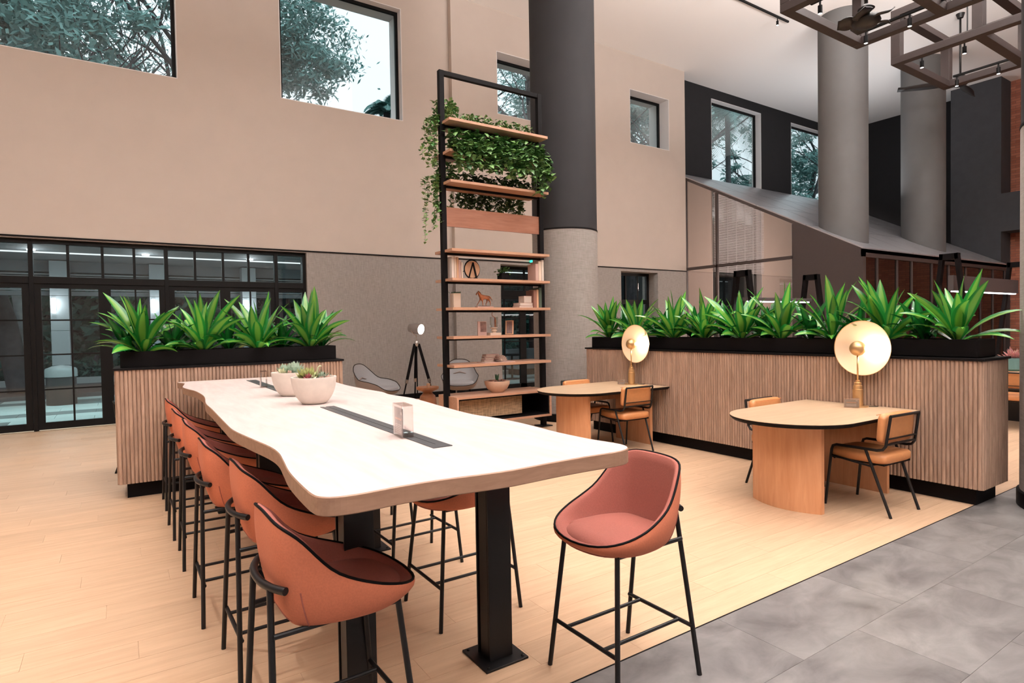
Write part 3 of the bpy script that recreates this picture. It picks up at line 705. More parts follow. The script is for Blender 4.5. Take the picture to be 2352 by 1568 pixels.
fs = [(r*n_+i, r*n_+(i+1) % n_, (r+1)*n_+(i+1) % n_, (r+1)*n_+i) for r in range(3) for i in range(n_)]
side = MB(); side.add(vs, fs+[tuple(range(n_))[::-1]]); side.build('edge', M_tedge, t, fix=False)
top = MB(); top.add([(x, y, 1.0502) for x, y in ins(out, .003)], [tuple(range(n_))]); top.build('tabletop', M_table, t)
M_slotm = plain('grey_flap', (.042, .045, .05), .45)
def slot(y0, y1):
    c = ((.972+1.055)/2-CXT, (y0+y1)/2-CYT, 1.0505); W_, L_ = .04, (y1-y0)/2
    m = MB(); m.box(-W_, W_, -L_, L_, 0, .003); o = m.build('cable_flap', M_slotm, t, loc=c)
    for yy in (-L_, L_): pass
    m = MB(); m.box(-.004, -.002, -L_+.06, L_-.06, .003, .0035); m.build('flap_seam', M_blk, o)
    m = MB(); m.lathe([(.008, .003), (.008, .006)], 12, c=(-.022, L_-.03, 0)); m.build('button', M_conc, o)
slot(2.02, 3.52); slot(4.38, 5.92)
for y in (2.32, 3.95, 5.55):
    for x in (.76, 1.40):
        X, Y = x-CXT, y-.015-CYT
        m = MB(); m.box(X-.06, X+.06, Y-.055, Y-.045, .01, .998); m.box(X-.06, X+.06, Y+.045, Y+.055, .01, .998); m.box(X-.006, X+.006, Y-.045, Y+.045, .01, .998)
        m.box(X-.055, X+.055, Y-.035, Y+.035, .01, .998)
        m.build('column_leg', M_steel, t, bevel=.002)
        m = MB(); m.box(X-.11, X+.11, Y-.11, Y+.11, 0.0, .01)
        o = m.build('base_plate', M_steel, t, bevel=.001)
        m = MB()
        for i in (-1, 1):
            for j in (-1, 1): m.lathe([(.007, .01), (.007, .014), (.004, .016)], 8, c=(X+i*.09, Y+j*.09, 0))
        m.build('bolts', M_frame, o)
    m = MB(); m.box(.70-CXT, 1.46-CXT, y-.05-CYT, y+.02-CYT, .955, .998); m.build('cross_beam', M_steel, t)

# ------------------------------------------------------------------ bar stools
RIM = [(0, -.205, 0, .922), (12, -.205, .05, .921), (24, -.204, .105, .918), (34, -.198, .146, .910), (43, -.182, .170, .898), (52, -.158, .188, .880), (62, -.130, .202, .852), (74, -.095, .216, .806),
       (88, -.045, .230, .752), (103, .025, .240, .716), (120, .10, .242, .686), (137, .17, .226, .662), (152, .23, .188, .643), (163, .265, .134, .631), (172, .283, .07, .624), (180, .288, 0, .622)]
def rim(s, sg): x, y, z = interp(RIM, s); return Vector((x, y*sg, z))
def make_stool(label, group):
    t = thing('bar_stool', label, 'bar stool', (0, 0, 0), 0, group)
    N = 60; ang = [360*i/N for i in range(N)]
    rp = []
    for a in ang:
        s, sg = (a, 1) if a <= 180 else (360-a, -1); rp.append(rim(s, sg))
    # light smoothing
    rp = [(rp[i-1]+rp[i]*2+rp[(i+1) % N])/4 for i in range(N)]
    cen = Vector((.0, 0, 0))
    rows_o = []; rows_i = []
    def bot(p, a):   # bottom outline
        return Vector((p.x*.80+.012, p.y*.83, .583))
    for k in range(11):
        u = k/10; row = []
        for i, p in enumerate(rp):
            b = bot(p, ang[i]); h = p.z-.583
            nrm = Vector((p.x, p.y, 0)).normalized()
            c1 = p+nrm*.012+Vector((0, 0, -h*.35)); c2 = b+nrm*(.034)+Vector((0, 0, h*.10+.012))
            row.append(((1-u)**3)*p+3*(1-u)**2*u*c1+3*(1-u)*u*u*c2+u**3*b)
        rows_o.append(row)
    rows_o.append([Vector((v.x*.4, v.y*.4, .579)) for v in rows_o[-1]]); rows_o.append([Vector((.0, 0, .578))]*N)
    m = MB(); m.grid([r+[r[0]] for r in rows_o]); o = m.build('outer_shell', M_out, t, smooth=True)
    zs = .614
    for k in range(9):
        u = k/8; row = []
        for i, p in enumerate(rp):
            nrm = Vector((p.x, p.y, 0)).normalized()
            p0 = p-nrm*.022-Vector((0, 0, .001)); e = Vector((p.x*.77-.0, p.y*.78, min(zs, p.z-.018)+.004)); h = p0.z-e.z
            c1 = p0-nrm*.012+Vector((0, 0, .006-h*.30)); c2 = e+nrm*.012+Vector((0, 0, h*.22))
            row.append(((1-u)**3)*p0+3*(1-u)**2*u*c1+3*(1-u)*u*u*c2+u**3*e)
        rows_i.append(row)
    edge_row = [p for p in rp]
    m = MB(); m.grid([r+[r[0]] for r in [[p-Vector((p.x, p.y, 0)).normalized()*.004 for p in edge_row], [p-Vector((p.x, p.y, 0)).normalized()*.014+Vector((0, 0, .004)) for p in edge_row]]+rows_i])
    m.build('inner_back', M_in, t, smooth=True)
    rows = []
    for k, (f, dz) in enumerate([(.79, -.02), (.79, .004), (.76, .016), (.68, .022), (.5, .026), (.25, .027), (0.001, .027)]):
        rows.append([Vector((p.x*f+(.03 if k else .03)*(1 if p.x > 0 else .0), p.y*f, zs+dz-(.01 if p.x > .15 and k < 3 else 0))) for p in rp])
    m = MB(); m.grid([r+[r[0]] for r in rows]); m.build('seat_pad', M_in, t, smooth=True)
    m = MB(); m.tube([p-Vector((p.x, p.y, 0)).normalized()*.002+Vector((0, 0, .002)) for p in rp], .0048, 8, closed=True); m.build('piping', M_blk, t, smooth=True)
    for sg in (-1, 1):     # seam at the rear corner
        i = 9 if sg > 0 else N-9
        m = MB(); m.tube([rows_o[k][i]+Vector((rp[i].x, rp[i].y, 0)).normalized()*.0005 for k in range(5, 11)], .0022, 6); m.build('seam', M_in, t)
    r_ = .0105
    FT, RT = [(.19, .165, .575)], [(-.19, .13, .70)]
    for sg in (-1, 1):
        m = MB(); m.tube([(.24, .215*sg, 0), (.185, .165*sg, .583)], r_, 12); m.build('leg', M_steel, t, smooth=False, auto=True)
        m = MB(); m.tube([(-.235, .215*sg, 0), (-.212, .11*sg, .712)], r_, 12); m.build('leg', M_steel, t, auto=True)
        m = MB(); m.tube([(.185, .165*sg, .583), (-.212, .142*sg, .572)], .009, 10); m.build('side_rail', M_steel, t, auto=True)
        m = MB(); m.tube([(.222, .115*sg, .205), (-.2215, .115*sg, .205)], .008, 10); m.build('stretcher', M_steel, t, auto=True)
    arc = [(-.226+.045*(abs(y)/.17)**2.4, y, .714) for y in [(-.17+.34*k/16) for k in range(17)]]
    m = MB(); m.tube(arc, .0125, 12); m.build('back_ring', M_steel, t, auto=True)
    m = MB(); m.tube([(.2205, -.197, .205), (.2205, .197, .205)], .009, 10); m.build('footrest', M_steel, t, auto=True)
    m = MB(); m.tube([(-.2215, -.19, .205), (-.2215, .19, .205)], .009, 10); m.build('rear_bar', M_steel, t, auto=True)
    return t
G1 = 'orange bar stools along the left side of the long table'; G2 = 'orange bar stools along the right side of the long table'
st0 = make_stool('orange bar stool with rust seat at the near left corner of the long table', G1)
st0.location = (.575, 2.045, 0); st0.rotation_euler[2] = math.radians(2)
for k, (x, y, a, nm) in enumerate([(.615, 2.885, 1, 'second nearest'), (.555, 3.58, 0, 'third nearest'), (.545, 4.46, -1, 'fourth nearest'), (.53, 5.14, 1, 'fifth nearest'), (.535, 6.0, 0, 'farthest')]):
    dup(st0, (x, y, 0), math.radians(a), 'orange bar stool on the left side of the long table, %s of its row' % nm, G1)
for k, (x, y, a, nm) in enumerate([(1.80, 1.885, 180, None), (1.525, 2.84, 180, 'first tucked under'), (1.56, 3.56, 181, 'second tucked under'), (1.57, 4.33, 180, 'third tucked under'), (1.57, 5.0, 180, 'fourth tucked under'), (1.58, 5.75, 180, 'farthest tucked under')]):
    dup(st0, (x, y, 0), math.radians(a), ('orange bar stool on the right side of the long table, %s' % nm) if nm else 'orange bar stool pulled out at the near right corner, its rust seat in full view', G2)

# ------------------------------------------------------------------ round-ended tables
def round_table(x, y, label):
    t = thing('dining_table', label, 'table', (x, y, 0))     # origin: middle of the wall edge
    out = [(0, -.5), (0, .5), (-.85, .5)]+[(-1.03-.5*math.sin(a)*1.0+.0, .5*math.cos(a)) for a in [PI*k/28 for k in range(1, 28)]]+[(-.85, -.5)]
    m = MB(); n = len(out); A, B, Cc = [(p[0]*.985-.008, p[1]*.965) for p in out], out, out
    m.add([(a, b, .702) for a, b in A]+[(a, b, .722) for a, b in B]+[(a, b, .733) for a, b in Cc],
          [tuple(range(n))]+[(r*n+(i+1) % n, r*n+i, (r+1)*n+i, (r+1)*n+(i+1) % n) for r in (0, 1) for i in range(n)])
    m.build('edge', M_blk, t, fix=True)
    m = MB(); m.prism(out, .733, .736); m.build('tabletop', M_round, t, fix=True)
    # curved front panel
    rows = []; k = 18; ri = []; 
    for j in range(k+1):
        u = -1+2*j/k; rows.append((-1.13-.10*(1-u*u), .02+.30*u))
    m = MB(); th = .04
    pts = rows+[(p[0]+th, p[1]) for p in rows[::-1]]
    m.prism(pts, 0, .702); m.build('curved_base', M_base, t, fix=True, auto=True)
    box('back_panel', -.13, -.09, -.30, .32, 0, .702, M_base, t, bevel=.002)
    box('apron', -1.08, -.13, -.03, .03, .58, .702, M_base, t)
    return t
t1 = round_table(5.648, 2.80, 'round-ended pale wood table nearest the camera against the right planter')
t2 = dup(t1, (5.648, 5.55, 0), 0, 'round-ended pale wood table farther back, beside the tall shelf')

# leather chairs
def make_chair(label, group):
    t = thing('dining_chair', label, 'chair', (0, 0, 0), 0, group)
    def cushion(w, d, h, r, pil):
        m = MB(); n = 14; rows = []
        prof = [(0, -1), (.6, -1), (.93, -.92), (1, -.6), (1.0, .5), (.95, .88), (.7, 1.0+pil), (.35, 1+pil*1.6), (0, 1+pil*1.8)]
        for f, zz in prof:
            row = []
            for k in range(40):
                a = 2*PI*k/40; ca_, sa_ = math.cos(a), math.sin(a); e = .28
                row.append((w/2*f*math.copysign(abs(ca_)**e, ca_), d/2*f*math.copysign(abs(sa_)**e, sa_), h/2*zz))
            rows.append(row+[row[0]])
        m.grid(rows); return m
    m = cushion(.43, .46, .08, .03, .10); m.build('seat', M_tan, t, smooth=True, loc=(0, .02, .435))
    m = MB(); m.box(-.19, .19, -.19, .22, .385, .397); m.build('seat_board', M_frame, t)
    o = cushion(.44, .23, .065, .03, .12).build('backrest', M_tan, t, smooth=True, loc=(0, -.175, .672)); o.rotation_euler = (-PI/2+.10, 0, 0)
    m = MB(); m.tube([(-.205, -.142, .775), (.205, -.142, .775)], .003, 6); m.build('backrest_seam', M_tan, t)
    r_ = .011
    for sg in (-1, 1):
        m = MB(); m.tube([(.232*sg, .255, 0), (.222*sg, .205, .46), (.221*sg, .195, .49), (.22*sg, .165, .502), (.218*sg, -.06, .505), (.216*sg, -.15, .505), (.213*sg, -.19, .515), (.210*sg, -.212, .545), (.205*sg, -.245, .775)], r_, 10)
        m.build('side_frame', M_steel, t, auto=True)
        m = MB(); m.tube([(.218*sg, -.065, .50), (.205*sg, -.245, 0)], r_, 10); m.build('leg', M_steel, t, auto=True)
        m = MB(); m.tube([(.223*sg, .20, .41), (.215*sg, -.10, .375)], .009, 8); m.build('seat_rail', M_steel, t, auto=True)
    m = MB(); m.tube([(-.21, .19, .392), (.21, .19, .392)], .009, 8); m.tube([(-.212, -.10, .378), (.212, -.10, .378)], .009, 8); m.build('cross_rails', M_steel, t)
    m = MB(); m.tube([(-.205, -.245, .775), (.205, -.245, .775)], r_, 10); m.build('top_bar', M_steel, t)
    m = MB(); m.bar((-.205, -.224, .60), (.205, -.224, .60), .02, .008, (0, 0, 1)); m.tube([(-.20, -.214, .555), (.20, -.214, .555)], .009, 8); m.build('back_bars', M_steel, t)
    return t
ch = make_chair('tan leather chair on the near side of the nearest round-ended table', 'tan leather chairs at the round-ended tables')
ch.location = (5.055, 2.40, 0); ch.rotation_euler[2] = math.radians(-3)
dup(ch, (5.09, 3.20, 0), PI, 'tan leather chair on the far side of the nearest round-ended table, mostly hidden')
dup(ch, (5.06, 5.21, 0), math.radians(-2), 'tan leather chair on the near side of the farther round-ended table')
dup(ch, (5.05, 5.93, 0), PI, 'tan leather chair on the far side of the farther round-ended table, mostly hidden')
dup(ch, (.20, 7.5, 0), math.radians(-85), 'tan leather chair behind the left planter wall, only a sliver showing', 'tan leather chairs elsewhere')
t = thing('dining_table', 'pale table with dark edge seen between the right planter and the right column', 'table', (10.95, 3.0, 0))
m = MB(); m.prism([(-.55, -1), (.55, -1), (.55, 1), (-.55, 1)], .70, .735); m.build('tabletop', M_round, t); box('edge', -.552, .552, -1.002, 1.002, .67, .70, M_blk, t); box('pedestal', -.06, .06, -.6, .6, 0, .67, M_steel, t)
dup(ch, (10.15, 2.98, 0), -PI/2, 'tan leather chair at the far table right of the planter wall', 'tan leather chairs elsewhere')

# brass disc lamps
M_bulb = emit('lamp_bulb', (1, .82, .58), 9)
def disc_lamp(label):
    t = thing('table_lamp', label, 'lamp', (0, 0, 0), 0, 'brass disc lamps on the round-ended tables')
    m = MB(); m.lathe([(.085, 0), (.085, .008), (.02, .010)], 40); m.build('base', M_brass, t, auto=True)
    m = MB(); m.lathe([(.042, .008), (.042, .155), (.036, .158), (.036, .19), (.028, .193), (.028, .215), (.018, .22), (.018, .235), (.006, .24)], 32); m.build('body', M_brass, t, auto=True)
    m = MB(); m.tube([(0, 0, .235), (0, 0, .46)], .0075, 12); m.build('stem', M_brass, t, smooth=True)
    m = MB(); m.lathe([(.0001, .455)]+[(.066*math.cos(a), .52+.066*math.sin(a)) for a in [-PI/2+PI*k/14 for k in range(1, 14)]]+[(.0001, .586)], 32); m.build('ball', M_brass, t, smooth=True)
    m = MB(); m.tube([(.05, 0, .52), (.125, 0, .52)], .008, 10); m.build('arm', M_brass, t)
    prof = [(.0001, .130)]+[(.245*u, .130-.058*u**2.2) for u in [k/14 for k in range(1, 15)]]
    pb = [(r_, h+.004) for r_, h in prof[::-1]]
    m = MB(); m.lathe(prof, 56, c=(0, 0, .52), axis='x', cap=False); m.build('dish', M_dish, t, smooth=True)
    m = MB(); m.lathe(pb, 56, c=(0, 0, .52), axis='x', cap=False); m.build('dish_back', M_brass, t, smooth=True)
    m = MB(); m.tube([(.072, .245*math.cos(a), .52+.245*math.sin(a)) for a in [2*PI*k/56 for k in range(56)]], .003, 6, closed=True); m.build('rim', M_brass, t, smooth=True)
    m = MB(); m.lathe([(.0001, .068), (.022, .070), (.026, .082), (.015, .1), (.0001, .102)], 16, c=(0, -.02, .52), axis='x', cap=False); m.build('bulb', M_bulb, t, smooth=True)
    m = MB(); m.tube([(.04, -.06, .004), (.09, -.11, .004), (.11, -.12, .004)], .003, 6); m.build('cord', M_blk, t)
    return t
l1 = disc_lamp('brass lamp with round glowing dish on the nearest round-ended table'); l1.location = (5.50, 2.735, .736)
l2 = dup(l1, (5.50, 5.55, .736), 0, 'brass lamp with round glowing dish on the farther round-ended table')
for yy in (2.735, 5.55): light('POINT', (5.50+.075, yy-.085, .736+.52), 3.2, (1, .86, .66), .02, name='lamp_light')

# card holders
M_card = plain('dark_card', (.16, .14, .14), .6); M_ink = plain('orange_print', (.75, .32, .16), .6); M_white = plain('white_print', (.7, .68, .66), .6); M_acr = glass('acrylic', (.93, .88, .86), .12)
def card_holder(loc, rz, label, w_=.10, h_=.075, d_=.03, thick=True):
    t = thing('card_holder', label, 'card holder', loc, rz, None)
    m = MB(); m.box(-w_/2, w_/2, -d_/2, d_/2, 0, .004); m.box(-w_/2, w_/2, -d_/2, -d_/2+.004, .004, h_); m.box(-w_/2, w_/2, d_/2-.004, d_/2, .004, h_)
    m.box(-w_/2, w_/2, -d_/2+.004, d_/2-.004, h_-.004, h_); m.build('acrylic_block', M_acr, t)
    m = MB(); m.box(-w_/2+.004, w_/2-.004, -d_/2+.006, -d_/2+.008, .006, h_-.014); c = m.build('card', M_card, t)
    m = MB()
    for k in range(5): m.box(-w_*.34, w_*.3, -d_/2+.0048, -d_/2+.0056, h_*.14+k*h_*.055, h_*.14+k*h_*.055+h_*.016)
    m.build('fine_print', M_white, c); m = MB(); m.box(-w_*.34, w_*.30, -d_/2+.0046, -d_/2+.0056, h_*.52, h_*.57); m.build('heading', M_ink, c)
    m = MB(); m.box(w_*.26, w_*.38, -d_/2+.0048, -d_/2+.0056, h_*.70, h_*.78); m.build('corner_mark', M_white, c)
    return t
card_holder((5.395, 2.735, .736), math.radians(-62), 'small card holder with dark printed card at the foot of the nearest brass lamp', .12, .085)
card_holder((5.40, 5.63, .736), math.radians(-50), 'small card holder beside the farther brass lamp', .10, .07)
card_holder((.985, 2.33, 1.052), math.radians(-96), 'clear acrylic card holder on the near dark cable flap of the long table', .125, .135, .05)
card_holder((.965, 5.10, 1.052), math.radians(-96), 'clear acrylic card holder on the far dark cable flap of the long table', .10, .13, .05)

# ------------------------------------------------------------------ bowls with succulents on the long table
def leafy(m, c, n, r, L_, W_, R, tilt=(.3, 1.2), h=0):
    for k in range(n):
        a = R.random()*2*PI; el = R.uniform(*tilt); l = L_*R.uniform(.7, 1.1); d = Vector((math.cos(a)*math.cos(el), math.sin(a)*math.cos(el), math.sin(el))); s_ = Vector((-math.sin(a), math.cos(a), 0)); u = s_.cross(d)*-1
        b = Vector(c)+d*r*.2; w_ = W_/2
        m.add([b-s_*w_*.3, b+s_*w_*.3, b+d*l*.55+s_*w_+u*w_*.3, b+d*l*.55-s_*w_+u*w_*.3, b+d*l+u*l*.12, b+d*l*.5-u*w_*.5], [(0, 1, 2, 5), (0, 5, 3), (5, 2, 4), (5, 4, 3)])
def pot(loc, label, R_, H_, seed, cols):
    t = thing('planter_bowl', label, 'planter bowl', loc, 0, 'cast stone bowls with succulents')
    pr_ = [(.0001, 0), (.42*R_, 0), (.60*R_, .08*H_), (.80*R_, .30*H_), (.93*R_, .60*H_), (R_, H_*.97), (R_*.995, H_), (R_*.91, H_), (R_*.86, H_*.90), (.0001, H_*.90)]
    p2 = catmull(pr_[:6], 4, closed=False)+pr_[6:]
    m = MB(); m.lathe([(max(1e-4, a), b) for a, b in p2], 56, cap=False); m.build('bowl', M_conc, t, smooth=False, auto=True)
    m = MB(); m.lathe([(.0001, H_*.915), (R_*.87, H_*.905)], 32, cap=False); m.build('soil', M_soil, t)
    return t
def succ(parent_loc, specs, label, seed):
    t = thing('succulents', label, 'plant', parent_loc); R = random.Random(seed)
    for nm, mat, c, n, L_, W_, tl in specs:
        m = MB(); leafy(m, c, n, .02, L_, W_, R, tl); m.build(nm, mat, t, smooth=False)
    return t
SG = plain('sage_leaf', (.36, .47, .36), .5, noise=.2, scale=40); SO = plain('olive_leaf', (.38, .40, .15), .5, noise=.25, scale=40); SR = plain('red_leaf', (.30, .06, .07), .5); SP = plain('pink_leaf', (.62, .42, .34), .6, noise=.2, scale=60); SD = plain('dark_succulent', (.03, .10, .04), .5); SC = plain('cream_leaf', (.62, .62, .40), .5)
pot((1.0, 3.74, 1.0505), 'cast stone bowl nearest the camera on the long table', .135, .165, 1, 0)
pot((1.0, 4.30, 1.0505), 'cast stone bowl behind the other one on the long table', .135, .165, 2, 0)
rosl = lambda nm, mat, c, n, L_, W_: (nm, mat, c, n, L_, W_, (.15, 1.3))
succ((1.0, 3.74, 1.20), [rosl('olive_rosette', SO, (-.055, .02, 0), 34, .075, .022), rosl('olive_rosette', SO, (.0, .05, .0), 30, .08, .022), rosl('red_rosette', SR, (-.05, -.06, 0), 16, .045, .014), rosl('cream_rosette', SC, (-.02, -.04, 0), 14, .045, .016),
      rosl('pink_rosette', SP, (.03, -.07, -.005), 40, .025, .014), rosl('pink_rosette', SP, (.075, -.04, -.005), 40, .03, .014), rosl('sage_rosette', SG, (.055, .01, 0), 24, .045, .02), rosl('dark_spikes', SD, (.07, .04, 0), 12, .075, .015)],
     'olive, red and pink succulents in the nearer stone bowl', 3)
t = bpy.data.objects['succulents']; m = MB(); m.tube([(.03, .03, 0), (.032, .03, .05), (.035, .028, .07), (.045, .026, .078), (.055, .024, .076)], .005, 8); m.build('curling_shoot', SC, t, smooth=True)
succ((1.0, 4.30, 1.20), [rosl('sage_rosette', SG, (.02, .0, .0), 60, .085, .045), rosl('sage_rosette', SG, (-.04, .03, 0), 34, .075, .035), rosl('cream_rosette', SC, (-.07, -.03, 0), 22, .045, .02), rosl('pink_rosette', SP, (-.03, -.07, 0), 26, .03, .015), rosl('sage_rosette', SG, (.03, -.06, 0), 20, .04, .025)],
     'frilly sage green succulents in the farther stone bowl', 4)

# ------------------------------------------------------------------ tall shelf unit
SX0, SX1, SY = 3.69, 5.335, 7.25
t = thing('shelf_unit', 'tall black steel frame with wooden shelves and a low cabinet, before the column', 'shelf unit', (SX0, SY, 0))
q = (-SX0, -SY, 0)
for x in (SX0+.02, SX1):
    m = MB(); m.box(x-.035, x+.035, SY-.035, SY+.035, .01, 4.96); m.build('post', M_blk, t, loc=q, bevel=.002)
    m = MB(); m.box(x-.10, x+.10, SY-.10, SY+.10, 0, .012); m.build('foot_plate', M_steel, t, loc=q)
m = MB(); m.box(SX0+.055, SX1-.035, SY-.03, SY+.03, 4.90, 4.96); m.build('top_rail', M_blk, t, loc=q, bevel=.002)
SZ = [4.27, 3.86, 3.46, 2.555, 2.165, 1.775, 1.388, 1.005]
XL, XR, DY = 3.70, 5.29, .25
for z in SZ:
    # shelf with notches round the posts is simply set between them
    m = MB(); m.box(3.775, 5.265, SY-DY, SY+DY, z-.035, z); m.box(XL, 3.775, SY-DY, SY-.045, z-.035, z); m.box(XL, 3.775, SY+.045, SY+DY, z-.035, z)
    m.box(5.265, XR+.02, SY-DY, SY-.045, z-.035, z); m.box(5.265, XR+.02, SY+.045, SY+DY, z-.035, z)
    m.build('shelf', M_shelf, t, loc=q)
    m = MB(); m.box(SX0+.055, SX1-.035, SY-.025, SY+.025, z-.06, z-.035); m.build('shelf_rail', M_blk, t, loc=q)
m = MB(); m.box(SX0+.055, SX1-.035, SY-.012, SY+.012, 2.88, 3.14); m.build('wide_board', M_board, t, loc=q)
# cabinet
cb = MB(); c0, c1, cy0, cy1, cz0, cz1 = 3.72, 5.29, SY-.27, SY+.27, .19, .575; th = .03
cb.box(c0, c1, cy0, cy1, cz1-th, cz1); cb.box(c0, c1, cy0, cy1, cz0, cz0+th); cb.box(c0, c0+th, cy0, cy1, cz0+th, cz1-th); cb.box(c1-th, c1, cy0, cy1, cz0+th, cz1-th)
o = cb.build('cabinet', M_shelf, t, loc=q)
m = MB(); m.box(c0+th, c1-th, cy0+.02, cy0+.035, cz1-th-.02, cz1-th); m.box(c0+th, c1-th, cy0+.02, cy0+.035, cz0+th, cz0+th+.02); m.box(c0+th, c0+th+.02, cy0+.02, cy0+.035, cz0+th, cz1-th); m.box(c1-th-.02, c1-th, cy0+.02, cy0+.035, cz0+th, cz1-th)
m.box(c0+th, c1-th, cy1-.03, cy1-.02, cz0+th, cz1-th); m.box(c0+th, c0+th+.004, cy0+.035, cy1-.03, cz0+th, cz1-th); m.box(c1-th-.004, c1-th, cy0+.035, cy1-.03, cz0+th, cz1-th); m.box(c0+th, c1-th, cy0+.035, cy1-.03, cz0+th, cz0+th+.004); m.box(c0+th, c1-th, cy0+.035, cy1-.03, cz1-th-.004, cz1-th); m.build('black_lining', M_blk, o)
M_mesh = weave('rattan_panel', (.20, .13, .075), (.52, .32, .18)); 
m = MB(); m.box(c0+.08, c0+1.15, cy0+.16, cy0+.17, cz0+.06, cz1-th-.01); m.build('woven_panel', M_mesh, o)

# things on the shelves
FB = [plain('paper_cream', (.62, .48, .38), .8), plain('paper_pink', (.45, .29, .25), .8), plain('book_tan', (.52, .30, .18), .7), plain('book_brown', (.22, .10, .07), .7), plain('book_green', (.05, .07, .05), .7), plain('book_white', (.72, .62, .55), .7)]
def book(x, y, z, w_, d_, h_, mat, label, group, rz=0, flat=False):
    t = thing('book', label, 'book', (x, y, z), rz, group)
    if flat:
        box('cover', -w_/2, w_/2, -d_/2, d_/2, 0, .004, mat, t); box('pages', -w_/2+.004, w_/2-.004, -d_/2+.004, d_/2-.002, .004, h_-.004, FB[5], t); box('cover', -w_/2, w_/2, -d_/2, d_/2, h_-.004, h_, mat, t)
    else:
        box('cover', -w_/2, -w_/2+.003, -d_/2, d_/2, 0, h_, mat, t); box('cover', w_/2-.003, w_/2, -d_/2, d_/2, 0, h_, mat, t); box('spine', -w_/2+.003, w_/2-.003, -d_/2, -d_/2+.003, 0, h_, mat, t); box('pages', -w_/2+.003, w_/2-.003, -d_/2+.003, d_/2-.004, .003, h_-.003, FB[5], t)
    return t
z = 2.165; yb = SY+.02
for k, (x, w_, h_, mi, lb) in enumerate([(3.80, .035, .30, 5, 'cream upright book, leftmost on the clock shelf'), (3.838, .03, .30, 0, 'pale upright book second from left on the clock shelf'), (3.873, .03, .30, 2, 'tan upright book in the left row of the clock shelf'), (3.906, .03, .26, 1, 'short pinkish book in the left row of the clock shelf'), (3.94, .022, .23, 0, 'shortest book of the left row on the clock shelf')]):
    book(x, yb, z, w_, .2, h_, FB[mi], lb, 'books at the left end of the clock shelf')
for k, (x, w_, h_, mi, lb) in enumerate([(5.13, .05, .25, 1, 'dusky pink book left in the right row of the clock shelf'), (5.185, .05, .29, 0, 'tall pink-beige book in the right row of the clock shelf'), (5.235, .035, .31, 5, 'tallest pale book at the right end of the clock shelf')]):
    book(x, yb-.10, z, w_, .2, h_, FB[mi], lb, 'books at the right end of the clock shelf')
# round drum clock on an A stand
t = thing('desk_clock', 'round clock-like disc with black rim on an A-shaped stand', 'clock', (4.13, SY-.02, z))
m = MB(); m.tube([(.118*math.cos(a), 0, .145+.13*math.sin(a)) for a in [2*PI*k/36 for k in range(36)]], .009, 8, closed=True); m.build('rim', M_blk, t, smooth=True)
m = MB(); m.lathe([(.0001, -.012), (.117, -.012), (.117, .012), (.0001, .012)], 36, c=(0, 0, .145), axis='y', cap=False); o = m.build('face', FB[2], t)
m = MB(); m.bar((-.075, -.03, 0), (.005, -.02, .24), .016, .012); m.bar((.06, -.03, 0), (.005, -.02, .24), .022, .012); m.bar((-.12, -.03, .004), (.09, -.03, .004), .012, .008); m.build('stand', M_blk, t)
m = MB(); m.tube([(-.12, 0, .12), (-.17, 0, .10)], .005, 6); m.build('peg', M_blk, t)
# small plant in a black cube pot
def small_plant(loc, label, n, L_, W_, mat, pw, ph, R):
    t = thing('potted_plant', label, 'potted plant', loc)
    m = MB(); m.box(-pw/2, pw/2, -pw/2, pw/2, 0, ph); m.build('pot', M_blk, t, bevel=.003)
    m = MB()
    for k in range(n):
        a = R.random()*2*PI; r0 = R.uniform(.01, pw*.8); c = (r0*math.cos(a), r0*math.sin(a), ph+R.uniform(.0, .09)-r0*.4); leafy(m, c, 1, .01, L_, W_, R, (-.7, .6))
    stuff(m.build('foliage', mat, t)); return t
R = random.Random(8)
small_plant((4.66, SY, z), 'leafy green plant in a black cube pot beside the round clock', 70, .055, .032, plain('deep_leaf', (.05, .14, .03), .5, noise=.3, scale=30), .13, .11, R)
# horse figurine
z = 1.775
def skin(name, mat, parent, V, E, R_, sub=2):
    me = bpy.data.meshes.new(name); me.from_pydata(V, E, []); o = bpy.data.objects.new(name, me); C.objects.link(o); o.parent = parent; me.materials.append(mat)
    md = o.modifiers.new('skin', 'SKIN')
    for i, r in enumerate(R_): me.skin_vertices[0].data[i].radius = (r, r)
    me.skin_vertices[0].data[0].use_root = True; md.use_smooth_shade = True
    if sub: s_ = o.modifiers.new('sub', 'SUBSURF'); s_.levels = sub; s_.render_levels = sub
    return o
M_bronze = plain('amber_wood', (.28, .085, .03), .3, noise=.4, scale=25)
t = thing('horse_figurine', 'amber wooden walking horse figurine on a pale block', 'figurine', (4.30, SY-.05, z))
m = MB(); m.box(-.13, .13, -.04, .04, 0, .022); m.build('base_block', FB[1], t, bevel=.002)
m = MB(); m.lathe([(.10, .022), (.08, .028), (.0001, .03)], 20, cap=False); o = m.build('ground', M_blk, t); o.scale = (1.1, .35, 1)
V = [(0, 0, .145), (.05, 0, .15), (-.045, 0, .15), (-.075, 0, .18), (-.095, 0, .215), (-.115, 0, .205), (-.128, 0, .175),
     (-.05, .015, .12), (-.075, .015, .085), (-.10, .015, .05), (-.112, .015, .03), (-.045, -.015, .12), (-.035, -.015, .08), (-.03, -.015, .03),
     (.06, .015, .12), (.055, .015, .085), (.035, .015, .06), (.04, .015, .03), (.065, -.015, .12), (.085, -.015, .09), (.092, -.015, .065), (.09, -.015, .03),
     (.08, 0, .16), (.105, 0, .145), (.135, 0, .105)]
E_ = [(0, 1), (0, 2), (2, 3), (3, 4), (4, 5), (5, 6), (2, 7), (7, 8), (8, 9), (9, 10), (2, 11), (11, 12), (12, 13), (1, 14), (14, 15), (15, 16), (16, 17), (1, 18), (18, 19), (19, 20), (20, 21), (1, 22), (22, 23), (23, 24)]
